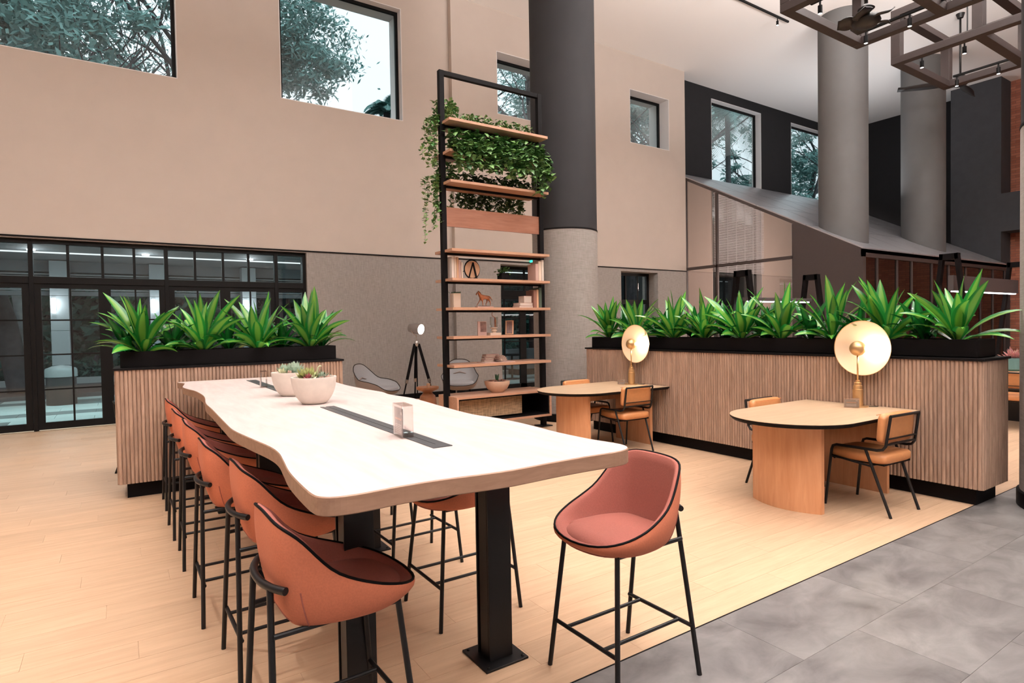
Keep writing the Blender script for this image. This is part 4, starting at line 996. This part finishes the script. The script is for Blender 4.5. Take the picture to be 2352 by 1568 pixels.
R_ = [.030, .030, .028, .021, .015, .014, .009, .014, .007, .0055, .005, .014, .007, .005, .017, .010, .006, .005, .017, .010, .006, .005, .012, .009, .003]
skin('horse_body', M_bronze, t, V, E_, R_)
m = MB(); m.add([(-.10, .003, .225), (-.075, .003, .205), (-.05, .004, .175), (-.045, .0, .20), (-.07, 0, .228), (-.095, 0, .238)], [(0, 1, 4, 5), (1, 2, 3, 4)]); o = m.build('mane', M_bronze, t); o.modifiers.new('s', 'SOLIDIFY').thickness = .008
# books on the horse shelf
book(4.98, SY-.02, z, .25, .18, .032, FB[1], 'lowest flat pink book on the horse shelf', 'flat books on the horse shelf', 0, True)
book(4.985, SY-.02, z+.033, .24, .17, .042, FB[0], 'upper flat pink book on the horse shelf', 'flat books on the horse shelf', .05, True)
book(5.02, SY-.02, z+.076, .14, .15, .10, FB[1], 'thick pale book box lying on the flat books', 'flat books on the horse shelf', 0, True)
book(5.125, SY-.03, z, .05, .2, .26, FB[3], 'dark brown upright book on the horse shelf', 'upright books on the horse shelf')
book(5.17, SY-.03, z, .035, .2, .27, FB[2], 'tan upright book on the horse shelf', 'upright books on the horse shelf')
book(5.22, SY-.03, z, .045, .2, .30, FB[4], 'dark green upright book at the right end of the horse shelf', 'upright books on the horse shelf')
t = thing('vase', 'tall square pale vase with dark foliage at the left end of the horse shelf', 'vase', (3.87, SY, z))
m = MB(); m.box(-.055, .055, -.055, .055, 0, .20); m.build('body', FB[0], t, bevel=.004)
m = MB(); R = random.Random(3)
for k in range(40): leafy(m, (R.uniform(-.06, .06), R.uniform(-.05, .05), .20), 1, .01, .035, .02, R, (-.2, .9))
stuff(m.build('foliage', SD, t))
# picture shelf
z = 1.388
M_photo = plain('sepia_photo', (.16, .085, .07), .5, noise=.5, scale=18)
t = thing('picture_frame', 'small pale photo board standing left of the glass cloche', 'picture', (4.255, SY-.05, z))
m = MB(); m.box(-.07, .07, -.008, .008, 0, .20); m.build('board', FB[1], t); m = MB(); m.box(-.03, .065, -.0095, -.0082, .05, .19); m.build('photo', M_photo, t)
t = thing('picture_frame', 'tan frame tilted like an easel, right of the glass cloche', 'picture', (4.72, SY-.04, z+.002), math.radians(-40))
m = MB(); m.bar((-.05, 0, .012), (-.05, .05, .20), .02, .012); m.bar((.05, 0, .012), (.05, .05, .20), .02, .012); m.bar((-.06, 0, .012), (.06, 0, .012), .02, .012); m.bar((-.06, .05, .20), (.06, .05, .20), .02, .012); m.build('frame', FB[2], t)
m = MB(); m.add([(-.045, .004, .02), (.045, .004, .02), (.045, .05, .19), (-.045, .05, .19)], [(0, 1, 2, 3)]); m.build('photo', M_photo, t); m = MB(); m.bar((0, .045, .15), (0, .12, .0), .014, .01); m.build('strut', FB[3], t)
t = thing('glass_cloche', 'clear glass cylinder on a stepped pale pedestal', 'cloche', (4.46, SY-.04, z))
m = MB(); m.box(-.09, .09, -.05, .05, 0, .035); m.lathe([(.03, .035), (.025, .055), (.045, .06), (.045, .075), (.02, .085), (.055, .105), (.055, .112)], 24); m.build('pedestal', FB[0], t)
m = MB(); m.lathe([(.058, .112), (.058, .26)], 32, cap=False); m.build('cylinder', M_dome, t, smooth=True)
t = thing('cat_figurine', 'brown stretching cat figurine inside the glass cylinder, long tail up', 'figurine', (4.46, SY-.04, z+.112))
V = [(0.02, 0, .07), (.022, 0, .12), (.02, 0, .14), (.018, 0, .03), (.01, 0, .0), (.03, 0, .0), (.0, 0, .15), (-.025, 0, .165), (-.03, 0, .195), (-.018, 0, .22)]
skin('cat_body', M_bronze, t, V, [(0, 1), (1, 2), (0, 3), (3, 4), (3, 5), (2, 6), (6, 7), (7, 8), (8, 9)], [.018, .015, .010, .014, .006, .006, .006, .005, .004, .004], 1)
# open book shelf
z = 1.005
t = thing('tray', 'flat pinkish tray under the open book', 'tray', (4.47, SY-.06, z))
m = MB(); m.box(-.25, .25, -.12, .12, 0, .008); m.build('tray', FB[1], t, bevel=.003)
t = thing('open_book', 'old book standing open with fanned pages on the tray', 'book', (4.53, SY-.08, z+.009))
for k in range(15):
    a = math.radians(12+156*k/14); m = MB(); rows = [[(math.cos(a)*u*.085+.012*math.sin(u*3)*math.cos(a*2), y, .005+math.sin(a)*u*.085) for y in (-.06, .06)] for u in (0, .3, .6, 1)]; m.grid(rows); o = m.build('page', FB[1 if k % 2 else 0], t); o.modifiers.new('s', 'SOLIDIFY').thickness = .0025
t = thing('paper_stack', 'ragged stack of old pinkish booklets behind the open book', 'booklets', (4.40, SY+.03, z+.009))
for k in range(6):
    a = R.uniform(-.15, .15); m = MB(); m.box(-.10+k*.006, .09+k*.012, -.05, .05, k*.018, k*.018+.014); o = m.build('booklet', FB[k % 2], t); o.rotation_euler[2] = a
# bowl on cabinet
t = thing('planter_bowl', 'wide tan bowl on the low cabinet of the shelf unit', 'planter bowl', (4.49, SY-.05, .575))
m = MB(); m.lathe([(.0001, 0), (.085, 0), (.14, .05), (.178, .12), (.183, .165), (.176, .166), (.165, .155), (.0001, .15)], 48, cap=False); m.build('bowl', plain('tan_clay', (.55, .37, .27), .7, noise=.05, scale=20), t, smooth=False, auto=True)
m = MB(); m.lathe([(.0001, .157), (.17, .152)], 24, cap=False); m.build('soil', M_soil, t)
t = thing('succulents', 'small dark cactus and brown pebbles in the wide tan bowl', 'plant', (4.49, SY-.05, .73))
m = MB(); R = random.Random(21)
for k in range(7): a = R.random()*6.3; m.tube([(.0, 0, 0), (.02*math.cos(a), .02*math.sin(a), .04+.04*R.random()), (.03*math.cos(a), .03*math.sin(a), .07+.04*R.random())], [.012, .009, .004], 8)
m.build('cactus', SD, t, smooth=True)
for k in range(9):
    m = MB(); r_ = R.uniform(.014, .03); m.lathe([(.0001, -r_*.7)]+[(r_*math.cos(a), r_*.7*math.sin(a)) for a in (-.9, -.3, .3, .9)]+[(.0001, r_*.7)], 10, c=(R.uniform(-.11, .13), R.uniform(-.1, .06), .006), cap=False); m.build('pebble', FB[3], t, smooth=True)

# ------------------------------------------------------------------ trailing ivy on the upper shelves
def ivy_mat(name, c, e):
    m, n, L, b = nt(name); g = n.new('ShaderNodeNewGeometry'); cr = n.new('ShaderNodeValToRGB')
    cr.color_ramp.elements[0].color = (*c, 1); cr.color_ramp.elements[1].color = (*e, 1); cr.color_ramp.elements[0].position = .2; L.new(g.outputs['Random Per Island'], cr.inputs[0]); L.new(cr.outputs[0], b.inputs['Base Color']); b.inputs['Roughness'].default_value = .4; return m
M_ivy = ivy_mat('variegated_ivy', (.05, .17, .035), (.30, .42, .16)); M_poth = ivy_mat('pothos_leaf', (.018, .075, .014), (.17, .32, .10)); M_ivyd = ivy_mat('dark_ivy', (.03, .08, .02), (.12, .20, .05))
def ivy(loc, label, strands, mat, R, size, spread, up_=.12, potw=.16, group=None, dirs=None, mound=60):
    t = thing('trailing_plant', label, 'plant', loc, 0, group)
    m = MB(); m.box(-potw/2, potw/2, -.055, .055, 0, .09); m.build('pot', M_blk, t, bevel=.003)
    lf = MB(); vn = MB()
    def leaf(p, s_):
        a = R.random()*2*PI; el = R.uniform(-1.1, .5); d = Vector((math.cos(a)*math.cos(el), math.sin(a)*math.cos(el), math.sin(el))); sd = Vector((-math.sin(a), math.cos(a), R.uniform(-.4, .4))).normalized(); up_v = d.cross(sd)
        s_ *= R.uniform(.7, 1.25); p = Vector(p)
        lf.add([p, p+d*s_*.15+sd*s_*.48, p+d*s_*.5+sd*s_*.36, p+d*s_*1.05, p+d*s_*.5-sd*s_*.36, p+d*s_*.15-sd*s_*.48, p+d*s_*.45+up_v*s_*.12], [(0, 1, 2, 6), (6, 2, 3), (6, 3, 4), (0, 6, 4, 5)])
    for k in range(mound):
        a = R.random()*2*PI; r_ = math.sqrt(R.random())*spread; leaf((r_*math.cos(a)*1.2, r_*math.sin(a)*.8, .07+up_*R.random()), size)
    for L_, (dx, dy) in strands:
        x, y, z = R.uniform(-potw*.4, potw*.4), R.uniform(-.04, .04), .09; pts = [(x, y, z)]
        ex, ey = dx, dy; n = max(4, int(L_/.035))
        for i in range(n):
            u = i/n
            if i < 5: x += ex/5; y += ey/5; z += (.02-.012*i)
            else: x += R.uniform(-.014, .014); y += R.uniform(-.012, .012); z -= .035
            pts.append((x, y, z))
            for _ in range(2 if R.random() < .75 else 1): leaf((x+R.uniform(-.03, .03), y+R.uniform(-.03, .03), z+R.uniform(-.015, .015)), size)
        vn.tube(pts, .0022, 4, cap=False)
    stuff(lf.build('leaves', mat, t)); stuff(vn.build('vines', M_stem, t))
    return t
R = random.Random(77)
GA, GB, GC = 'ivy pots on the top shelf', 'glossy trailing plants on the second shelf', 'ivy pots on the third shelf'
ivy((3.84, SY+.12, SZ[0]), 'bushy pale ivy at the left end of the top shelf, spilling over the side', [(R.uniform(.3, .95), (-.22+R.uniform(-.06, .06), R.uniform(-.12, .12))) for _ in range(11)], M_ivy, R, .054, .15, .28, group=GA, mound=280)
for k in range(5):
    ivy((4.18+k*.235, SY+.10, SZ[0]), 'low variegated ivy on the top shelf, %s right of the corner ivy' % ord_(k), [(R.uniform(.0, .1), (R.uniform(-.1, .1), .1)) for _ in range(2)], M_ivy, R, .046, .13, .15, group=GA, mound=120)
for k in range(6):
    ivy((3.93+k*.245, SY-.10, SZ[1]), 'glossy green trailing plant on the second shelf, %s from the left' % ord_(k), [(R.uniform(.15, .55 if k < 5 else .75), (R.uniform(-.14, .14), -.19+R.uniform(-.04, .03))) for _ in range(20)]+[(R.uniform(.2, .4), (R.uniform(-.12, .12), .3)) for _ in range(2)], M_poth, R, .078, .17, .24, group=GB, mound=170)
ivy((3.84, SY+.12, SZ[2]), 'bushy pale ivy at the left end of the third shelf, hanging far down', [(R.uniform(.4, 1.05), (-.22+R.uniform(-.06, .06), R.uniform(-.1, .12))) for _ in range(11)], M_ivy, R, .052, .14, .24, group=GC, mound=220)
for k in range(5):
    ivy((4.15+k*.245, SY+.10, SZ[2]), 'dark ivy on the third shelf hanging behind the board, %s from the left' % ord_(k), [(R.uniform(.35, .68), (R.uniform(-.16, .16), .24)) for _ in range(14)], M_ivyd, R, .058, .12, .14, group=GC, mound=80)

# ------------------------------------------------------------------ lounge corner
def lounge(loc, rz, label):
    t = thing('lounge_chair', label, 'armchair', loc, rz, 'grey shell lounge chairs by the wall')   # faces +x
    tab = [(0, -.40, 0, .86), (20, -.39, .15, .85), (38, -.33, .27, .74), (60, -.18, .34, .58), (90, .05, .37, .55), (120, .22, .35, .50), (145, .34, .28, .40), (165, .40, .12, .375), (180, .41, 0, .375)]
    N = 48; rp = []
    for i in range(N):
        a = 360*i/N; s, sg = (a, 1) if a <= 180 else (360-a, -1); x, y, z = interp(tab, s); rp.append(Vector((x, y*sg, z)))
    rp = [(rp[i-1]+rp[i]*2+rp[(i+1) % N])/4 for i in range(N)]
    ro = []; ri = []
    for k in range(8):
        u = k/7; ro.append([(1-u)**2*p+2*(1-u)*u*Vector((p.x*.95, p.y*.95, .30))+u*u*Vector((p.x*.5, p.y*.5, .27)) for p in rp])
        ri.append([(1-u)**2*(p*.985)+2*(1-u)*u*Vector((p.x*.82, p.y*.80, .40))+u*u*Vector((p.x*.15, p.y*.15, .37)) for p in rp])
    m = MB(); m.grid([r+[r[0]] for r in ro]+[[Vector((0, 0, .27))]*(N+1)]); m.build('shell', M_gshell, t, smooth=True)
    m = MB(); m.grid([r+[r[0]] for r in ri]+[[Vector((0, 0, .37))]*(N+1)]); m.build('cushion', M_gfab, t, smooth=True)
    m = MB(); m.tube(rp, .006, 6, closed=True); m.build('piping', M_blk, t, smooth=True)
    sp_ = [Vector((p.x*.80+.05, p.y*.80, 0)) for p in rp]; rows = [[Vector((q_.x*f, q_.y*f, zz)) for q_ in sp_] for f, zz in ((.98, .36), (1.0, .405), (.95, .43), (.80, .44), (.4, .445), (.001, .445))]
    m = MB(); m.grid([r+[r[0]] for r in rows]); m.build('seat_pad', M_gfab, t, smooth=True)
    m = MB(); m.tube([(-.31, y, .60-.3*abs(y)) for y in (-.16, -.08, 0, .08, .16)], .012, 8); m.build('back_seam', M_gshell, t, smooth=True)
    for sx in (-1, 1):
        for sy in (-1, 1): m = MB(); m.tube([(.18*sx, .18*sy, .29), (.33*sx, .30*sy, 0)], [.018, .011], 10); m.build('leg', M_blk, t, smooth=True)
    m = MB(); m.bar((-.2, -.2, .285), (.2, .2, .285), .03, .02); m.bar((-.2, .2, .285), (.2, -.2, .285), .03, .02); m.build('leg_frame', M_blk, t)
lounge((3.98, 10.6, 0), math.radians(-52), 'grey shell lounge chair with dark piping left of the tripod lamp')
lounge((5.70, 10.55, 0), math.radians(-118), 'grey shell lounge chair behind the shelf unit, facing the room')
t = thing('tripod_lamp', 'chrome searchlight lamp on a black wooden tripod by the wall', 'floor lamp', (4.93, 10.9, 0))
M_chrome = plain('chrome', (.6, .56, .54), .22, .9)
for k, a in enumerate((math.radians(185), math.radians(-20), math.radians(75))):
    m = MB(); p0 = Vector((.04*math.cos(a), .04*math.sin(a), 1.20)); p1 = Vector((.36*math.cos(a), .36*math.sin(a), 0)); pm = p0.lerp(p1, .62)
    m.bar(p0, pm, .05, .03); m.bar(pm, p1, .022, .022); o = m.build('leg', M_blk, t)
    m = MB(); m.bar(p0.lerp(p1, .58), p0.lerp(p1, .64), .056, .036); m.build('leg_clamp', M_chrome, o)
m = MB(); m.lathe([(.03, 1.15), (.045, 1.20), (.03, 1.25), (.012, 1.27), (.012, 1.36)], 16); m.build('hub', M_chrome, t, auto=True)
m = MB(); m.tube([(0, .0, .15), (0, 0, 1.18)], .012, 8); m.build('centre_rod', M_blk, t)
hd = Vector((.45, -.85, -.12)).normalized()
m = MB(); m.tube([(0, -.02, 1.36), (-.06, 0, 1.40), (-.11, .01, 1.47), (-.11, .01, 1.52)], .008, 8); m.build('yoke', M_chrome, t)
cpos = Vector((0, 0, 1.50)); 
m = MB(); m.tube([cpos-hd*.16, cpos-hd*.15, cpos-hd*.05, cpos-hd*.04, cpos+hd*.10, cpos+hd*.12], [.05, .085, .10, .105, .105, .112], 32); m.build('lamp_head', M_chrome, t, auto=True)
m = MB(); m.tube([cpos+hd*.121, cpos+hd*.124], .098, 32); m.build('lens', emit('head_lens', (1, .98, .96), 7), t)
light('SPOT', tuple(Vector((4.93, 10.9, 1.50))+hd*.15), 12, (1, .95, .9), .08, tuple(Vector((4.93, 10.9, 1.5))+hd*2), 110, .8, name='lamp_light')
t = thing('side_table', 'small turned amber wood side table beside the tripod lamp', 'side table', (4.63, 9.8, 0))
m = MB(); m.lathe([(.175, 0), (.17, .03), (.155, .2), (.135, .29), (.10, .32), (.085, .34), (.085, .355), (.12, .375), (.19, .40), (.205, .425), (.205, .45), (.195, .45), (.185, .435), (.0001, .43)], 48); m.build('turned_body', plain('amber_timber', (.32, .13, .06), .3, noise=.2, scale=9), t, auto=True)
t = thing('cup', 'small terracotta cup on the turned side table', 'cup', (4.64, 9.78, .43)); m = MB(); m.lathe([(.0001, 0), (.028, 0), (.036, .08), (.031, .08), (.025, .01), (.0001, .01)], 20, cap=False); m.build('cup', FB[2], t, smooth=False)
# exit sign
t = thing('exit_sign', 'small glowing green exit sign above the far glazed door', 'sign', (8.42, YW-.17, 3.10))
m = MB(); m.box(-.19, .19, -.02, .02, -.075, .075); m.build('sign_box', emit('exit_green', (.02, .62, .42), 1.6), t)
m = MB(); m.box(-.03, .13, -.022, -.0205, -.02, .045); m.build('white_pictogram', emit('exit_white', (.9, 1, .95), 1.5), t)
m = MB(); m.tube([(0, 0, .055), (0, 0, .16)], .006, 6); m.box(-.03, .03, -.01, .05, .15, .17); m.build('bracket', M_frame, t)
# far table pot
t = thing('planter_bowl', 'teal pot on the far table right of the planter wall', 'planter bowl', (10.85, 3.22, .736)); m = MB(); m.lathe([(.0001, 0), (.10, 0), (.13, .03), (.135, .19), (.125, .19), (.0001, .18)], 28, cap=False); m.build('bowl', plain('teal_glaze', (.09, .19, .19), .5), t, auto=True)
succ((10.85, 3.22, .91), [rosl('pink_rosette', plain('pink_fleshy', (.50, .22, .22), .5, noise=.3, scale=20), (0, 0, 0), 46, .17, .045), rosl('pale_rosette', SP, (.02, 0, .02), 24, .14, .04)], 'spiky pink succulent in the teal pot', 9)

# ------------------------------------------------------------------ outside: porch, road, hedge, trees
M_ptile = plain('porch_tile', (.52, .62, .60), .3, noise=.06, scale=2, rnd=.0); M_ptd = plain('porch_tile_dark', (.17, .21, .21), .35, noise=.06, scale=2)
pf = struct(box('ground', -40, 60, 12.25, 60, -.3, -.03, plain('asphalt', (.09, .09, .10), .85, noise=.1, scale=8)))
e = sempty('floor_porch', (0, 12.25, -.03)); R = random.Random(4); mes = []
for mt in (M_ptile, M_ptd):
    m = MB(); m.box(.004, 1.196, .004, .596, 0, .03); mes.append(m.mesh('tile', mt))
for r in range(9):
    for c in range(16): inst('tile', mes[1 if R.random() < .22 or (r % 4 == 3) else 0], e, (-7+c*1.2+(r % 2)*.6, r*.6, 0))
M_porch = plain('porch_concrete', (.09, .095, .10), .8)
struct(box('ceiling_porch', -14, 13.5, 12.25, 22, 3.22, 3.40, M_porch))  # porch ceiling, extended over the road to keep the outside dark
M_pcol = plain('porch_column', (.20, .21, .22), .7)
M_sc = emit('sconce', (1, .97, .93), 18)
for k, (x, lb) in enumerate([(-1.1, 'pale square porch column outside, seen through the second door leaf, wall light on it'), (.85, 'pale square porch column outside, behind the left trough plants'), (2.95, 'pale square porch column outside, behind the right end of the glazing'), (10.3, 'pale porch column outside the far glazed door')]):
    t = thing('porch_column', lb, 'column', (x, 17.3, 0))
    for j in range(4): box('stone_block', -.17, .17, -.17, .17, j*.80+.004, j*.80+.796, M_pcol, t)
    if k < 3:
        t = thing('glow_light', 'glowing tube light on the %s porch column' % ('left', 'middle', 'right')[k], 'lamp', (x-.1, 17.09, 2.0)); m = MB(); m.tube([(0, 0, 0), (0, 0, .34)], .035, 12); m.build('glowing_tube', M_sc, t, smooth=True); m = MB(); m.box(-.03, .03, .02, .04, .05, .3); m.build('back_plate', M_frame, t)
        light('POINT', (x-.1, 16.95, 2.2), 12, (1, .97, .95), .05, name='outside_light'); light('POINT', (x-.3, 15.2, 3.02), 14, (1, .97, .95), .05, name='outside_light')
        t = thing('downlight', 'small round porch downlight above the %s outside column' % ('left', 'middle', 'right')[k], 'downlight', (x-.3, 15.2, 3.205)); m = MB(); m.lathe([(.07, -.01), (.07, .012)], 16); m.build('lit_disc', M_sc, t)
t = thing('louvre_bulkhead', 'long louvred bulkhead under the porch ceiling outside', 'louvre', (-10, 17.5, 2.42)); m = MB(); m.box(0, 24, 0, .2, 0, .10); m.box(0, 24, 0, .2, .55, .8); m.build('casing', M_porch, t)
m = MB()
for k in range(7): m.box(0, 24, .0, .06, .12+k*.06, .12+k*.06+.03)
stuff(m.build('louvre_slats', plain('louvre_grey', (.15, .155, .16), .6), t))
t = thing('ceiling_light_strip', 'long thin glowing strip in the porch ceiling', 'lamp', (-10, 15.6, 3.20)); m = MB(); m.box(0, 23, -.02, .02, -.006, .02); m.build('strip', emit('porch_strip', (1, .98, .95), 1.6), t)
light('AREA', (1, 14.2, 3.12), 480, (.85, 1, .98), 12, (1, 14.6, 0), sizey=.6, name='porch_strip_light')
struct(box('kerb', -14, 20, 17.9, 18.1, -.03, .08, M_porch)); struct(box('kerb_far', -30, 40, 23.0, 23.25, -.03, .15, plain('kerb_paint', (.55, .55, .55), .8)))
t = thing('waste_bin', 'dark drum with pale domed top standing on the porch outside', 'bin', (-1.05, 16.1, 0)); m = MB(); m.lathe([(.27, 0), (.27, .60)], 28); m.build('drum', plain('bin_dark', (.02, .022, .022), .5), t, auto=True); m = MB(); m.lathe([(.29, .60), (.29, .74), (.27, .78), (.15, .83), (.0001, .85)], 28); m.build('domed_top', plain('bin_top', (.22, .24, .24), .5), t, auto=True)
t = thing('glow_light', 'added glowing panel outside the small low window', 'lamp', (11.75, 13.6, 2.35)); m = MB(); m.box(-.12, .12, 0, .05, 0, .5); m.build('glowing_panel', M_sc, t); m = MB(); m.tube([(0, .03, .5), (0, .03, 1.2)], .015, 6); m.build('hanger', M_frame, t)  # glow added to whiten the low window's pane, not a known lamp
light('POINT', (11.75, 13.4, 2.6), 40, (1, .98, .96), .05, name='outside_light')  # point light added for the glow in the low window
light('AREA', (-1, 21.3, 3.4), 160, (.85, 1, .97), 6, (-1, 23.6, .6), sizey=1, name='outside_light')  # area light added to brighten the hedge, no lamp hangs there
# outdoor seat and plant by the far door
t = thing('outdoor_sofa', 'pale outdoor sofa beyond the far glazed door', 'sofa', (11.0, 15.6, 0)); box('seat', -.7, .7, -.35, .35, .18, .42, M_pcol, t, bevel=.03); box('backrest', -.7, .7, .25, .42, .42, .80, M_pcol, t, bevel=.03); box('base', -.65, .65, -.3, .3, 0, .18, M_frame, t)
t = thing('outdoor_table', 'dark round outdoor table beyond the far glazed door', 'table', (9.5, 14.4, 0)); m = MB(); m.lathe([(.4, .68), (.4, .71)], 28); m.lathe([(.03, .02), (.03, .68)], 10); m.lathe([(.25, 0), (.22, .02)], 20); m.build('table_body', M_frame, t, auto=True)

def fol(name, c1, c2):
    m, n, L, b = nt(name); g = n.new('ShaderNodeNewGeometry'); cr = n.new('ShaderNodeValToRGB'); cr.color_ramp.elements[0].color = (*c1, 1); cr.color_ramp.elements[1].color = (*c2, 1)
    L.new(g.outputs['Random Per Island'], cr.inputs[0]); L.new(cr.outputs[0], b.inputs['Base Color']); b.inputs['Roughness'].default_value = .6; return m
M_f1 = fol('tree_leaves', (.10, .25, .23), (.26, .48, .45)); M_f2 = fol('dark_leaves', (.015, .055, .045), (.05, .16, .12)); M_bark = plain('bark', (.07, .065, .07), .9, noise=.3, scale=6)  # tree leaf colour is paler teal, with window haze painted in
def card(m, p, s_, R):
    a = R.random()*2*PI; el = R.uniform(-1, 1); d = Vector((math.cos(a)*math.cos(el), math.sin(a)*math.cos(el), math.sin(el))); q_ = d.orthogonal().normalized()
    p = Vector(p); m.add([p-d*s_, p+q_*s_*.45, p+d*s_, p-q_*s_*.45], [(0, 1, 2, 3)])
def tree(x, y, h, crown, label, seed, n=7000, ls=.10, branch=9, trunk=.28, flat=1.0, lop=(0, 0)):
    """crown = (centre height, radius)"""
    R = random.Random(seed); t = thing('broadleaf_tree', label, 'tree', (x, y, -.03), 0, 'trees outside the high windows')
    ch, cr_ = crown; wd = MB(); tips = []
    def grow(p, d, L_, r, lv):
        pts = [p]; rr = [r]; k = 5
        for i in range(k):
            d = (d+Vector((R.uniform(-.25, .25), R.uniform(-.25, .25), R.uniform(-.05, .18)))).normalized(); p = p+d*L_/k; pts.append(p); rr.append(r*(1-.5*(i+1)/k))
        wd.tube(pts, rr, 6 if lv else 10, cap=False)
        if lv < 3:
            for _ in range(branch if lv == 0 else 4):
                i = R.randint(2, k); a = R.random()*2*PI; dd = (d*.6+Vector((math.cos(a), math.sin(a), R.uniform(.0, .5)))).normalized(); grow(pts[i], dd, L_*(.5 if lv == 0 else .62), rr[i]*.6, lv+1)
        else: tips.append(pts[-1]); tips.append(pts[3])
    grow(Vector((0, 0, 0)), Vector((0, 0, 1)), ch, trunk, 0)
    wd.build('trunk', M_bark, t, smooth=True); lf = MB()
    cl = [(R.choice(tips), R.uniform(.3, .62)) for _ in range(60)] + [(Vector((R.gauss(0, .45)*cr_+lop[0], R.gauss(0, .45)*cr_+lop[1], ch+R.gauss(0, .4)*cr_*flat)), R.uniform(.4, .8)) for _ in range(60)]
    for k in range(n):
        c, s_ = R.choice(cl); v = Vector((R.gauss(0, 1), R.gauss(0, 1), R.gauss(0, .6))); card(lf, c+v*s_*.55, ls*R.uniform(.6, 1.3), R)
    stuff(lf.build('foliage', M_f1, t)); return t
tree(-2.2, 20.5, 14, (10.2, 2.6), 'large spreading tree outside the leftmost high window', 1, 24000, .12, 10)
tree(.6, 23, 14, (10.2, 1.6), 'bare-branched tree in the right half of the leftmost high window', 2, 1500, .08, 12, .24)
tree(5.2, 22, 14, (11.3, 2.0), 'rounded tree in the left half of the second high window', 3, 20000, .12, 9)
tree(14.0, 19.5, 14, (10.6, 2.4), 'leafy tree outside the small window behind the shelf and column', 4, 12000, .10, 9)
tree(20.6, 20.5, 14, (11.2, 1.3), 'leafy tree outside the small square window right of the column', 5, 9000, .11, 9)
tree(37.5, 22, 14, (12, 3.0), 'dark tree outside the window beside the far columns', 6, 9000, .16, 9)
def palm(x, y, h, L_, label, seed, nf=16):
    R = random.Random(seed); t = thing('palm_tree', label, 'tree', (x, y, -.03), 0, 'palms outside the high windows')
    m = MB(); m.tube([(0, 0, 0), (.1, 0, h*.5), (0, 0, h)], [.2, .15, .12], 10); m.build('trunk', M_bark, t, smooth=True)
    for k in range(nf):
        a = 2*PI*k/nf+R.uniform(-.2, .2); el = R.uniform(.1, 1.3); ll = L_*R.uniform(.8, 1.1); pts = []; p = Vector((0, 0, h)); g = MB()
        for i in range(11):
            pts.append(p.copy()); p = p+Vector((math.cos(a)*math.cos(el), math.sin(a)*math.cos(el), math.sin(el)))*ll/10; el -= .19
        g.tube(pts, .02, 4, cap=False)
        for i in range(1, 44):
            u = i/44*10; j = int(u); q0 = pts[j].lerp(pts[min(j+1, 10)], u-j); d = (pts[min(j+1, 10)]-pts[j]).normalized() if j < 10 else d
            sd = d.cross(Vector((0, 0, 1))).normalized(); fl_ = ll*.28*math.sin(PI*(i/44)**.7)+.05
            for s_ in (-1, 1):
                tip = q0+(sd*s_*.75+d*.5-Vector((0, 0, .35))).normalized()*fl_; g.add([q0-d*.03, q0+d*.035, tip], [(0, 1, 2)])
        g.build('frond', M_f1, t)
    return t
tree(28.5, 24, 15, (13.0, 2.3), 'leafy tree behind the palms outside the window above the lean-to', 7, 11000, .13, 8)
palm(8.3, 20.5, 9.3, 1.2, 'small palm at the lower right of the second high window', 11, 16)
palm(27.0, 20.0, 12.4, 4.6, 'large palm with hanging fronds outside the window above the lean-to', 12, 34)
palm(29.5, 22, 8.6, 3.0, 'lower palm with upright fronds outside the window above the lean-to', 13, 18)
struct(box('wall_backdrop', -40, 45, 30, 30.4, 0, 9.5, plain('backdrop_dark', (.012, .02, .02), .9)))  # dark backdrop added to block sky showing through the shrubs
# hedge and dark planting beyond the road
def hedge(name, label, cat, x0, x1, y0, y1, z0, z1, n, s_, mat, seed):
    R = random.Random(seed); t = thing(name, label, cat, ((x0+x1)/2, (y0+y1)/2, -.03)); m = MB()
    for k in range(n):
        x = R.uniform(x0, x1)-(x0+x1)/2; y = R.uniform(y0, y1)-(y0+y1)/2; z = z0+(z1-z0)*R.random()*(.8+.2*math.sin(x*2.1)); card(m, (x, y, z), s_*R.uniform(.6, 1.4), R)
    stuff(m.build('foliage', mat, t)); m = MB()
    for k in range(int((x1-x0)/1.2)): xx = x0+k*1.2-(x0+x1)/2; m.tube([(xx, .0, 0), (xx+R.uniform(-.3, .3), .1, z1*.8)], .06, 5)
    stuff(m.build('stems', M_bark, t))
hedge('hedge', 'low clipped hedge beyond the road outside', 'hedge', -14, 20, 23.4, 24.4, 0, 1.05, 14000, .09, M_f2, 1)
hedge('shrubbery', 'dark shrubs and undergrowth behind the hedge outside', 'shrubs', -16, 24, 25, 28.5, .2, 6.5, 22000, .24, M_f2, 2)
t = thing('tree_trunk', 'pale leaning tree trunk seen through the leftmost door leaf', 'tree', (-2.35, 22.6, -.03)); m = MB(); m.tube([(.25, 0, 0), (.1, 0, 1.2), (-.1, 0, 3), (-.3, 0, 6)], [.22, .16, .15, .13], 12); m.build('trunk', plain('pale_bark', (.22, .23, .24), .9, noise=.3, scale=5), t, smooth=True)
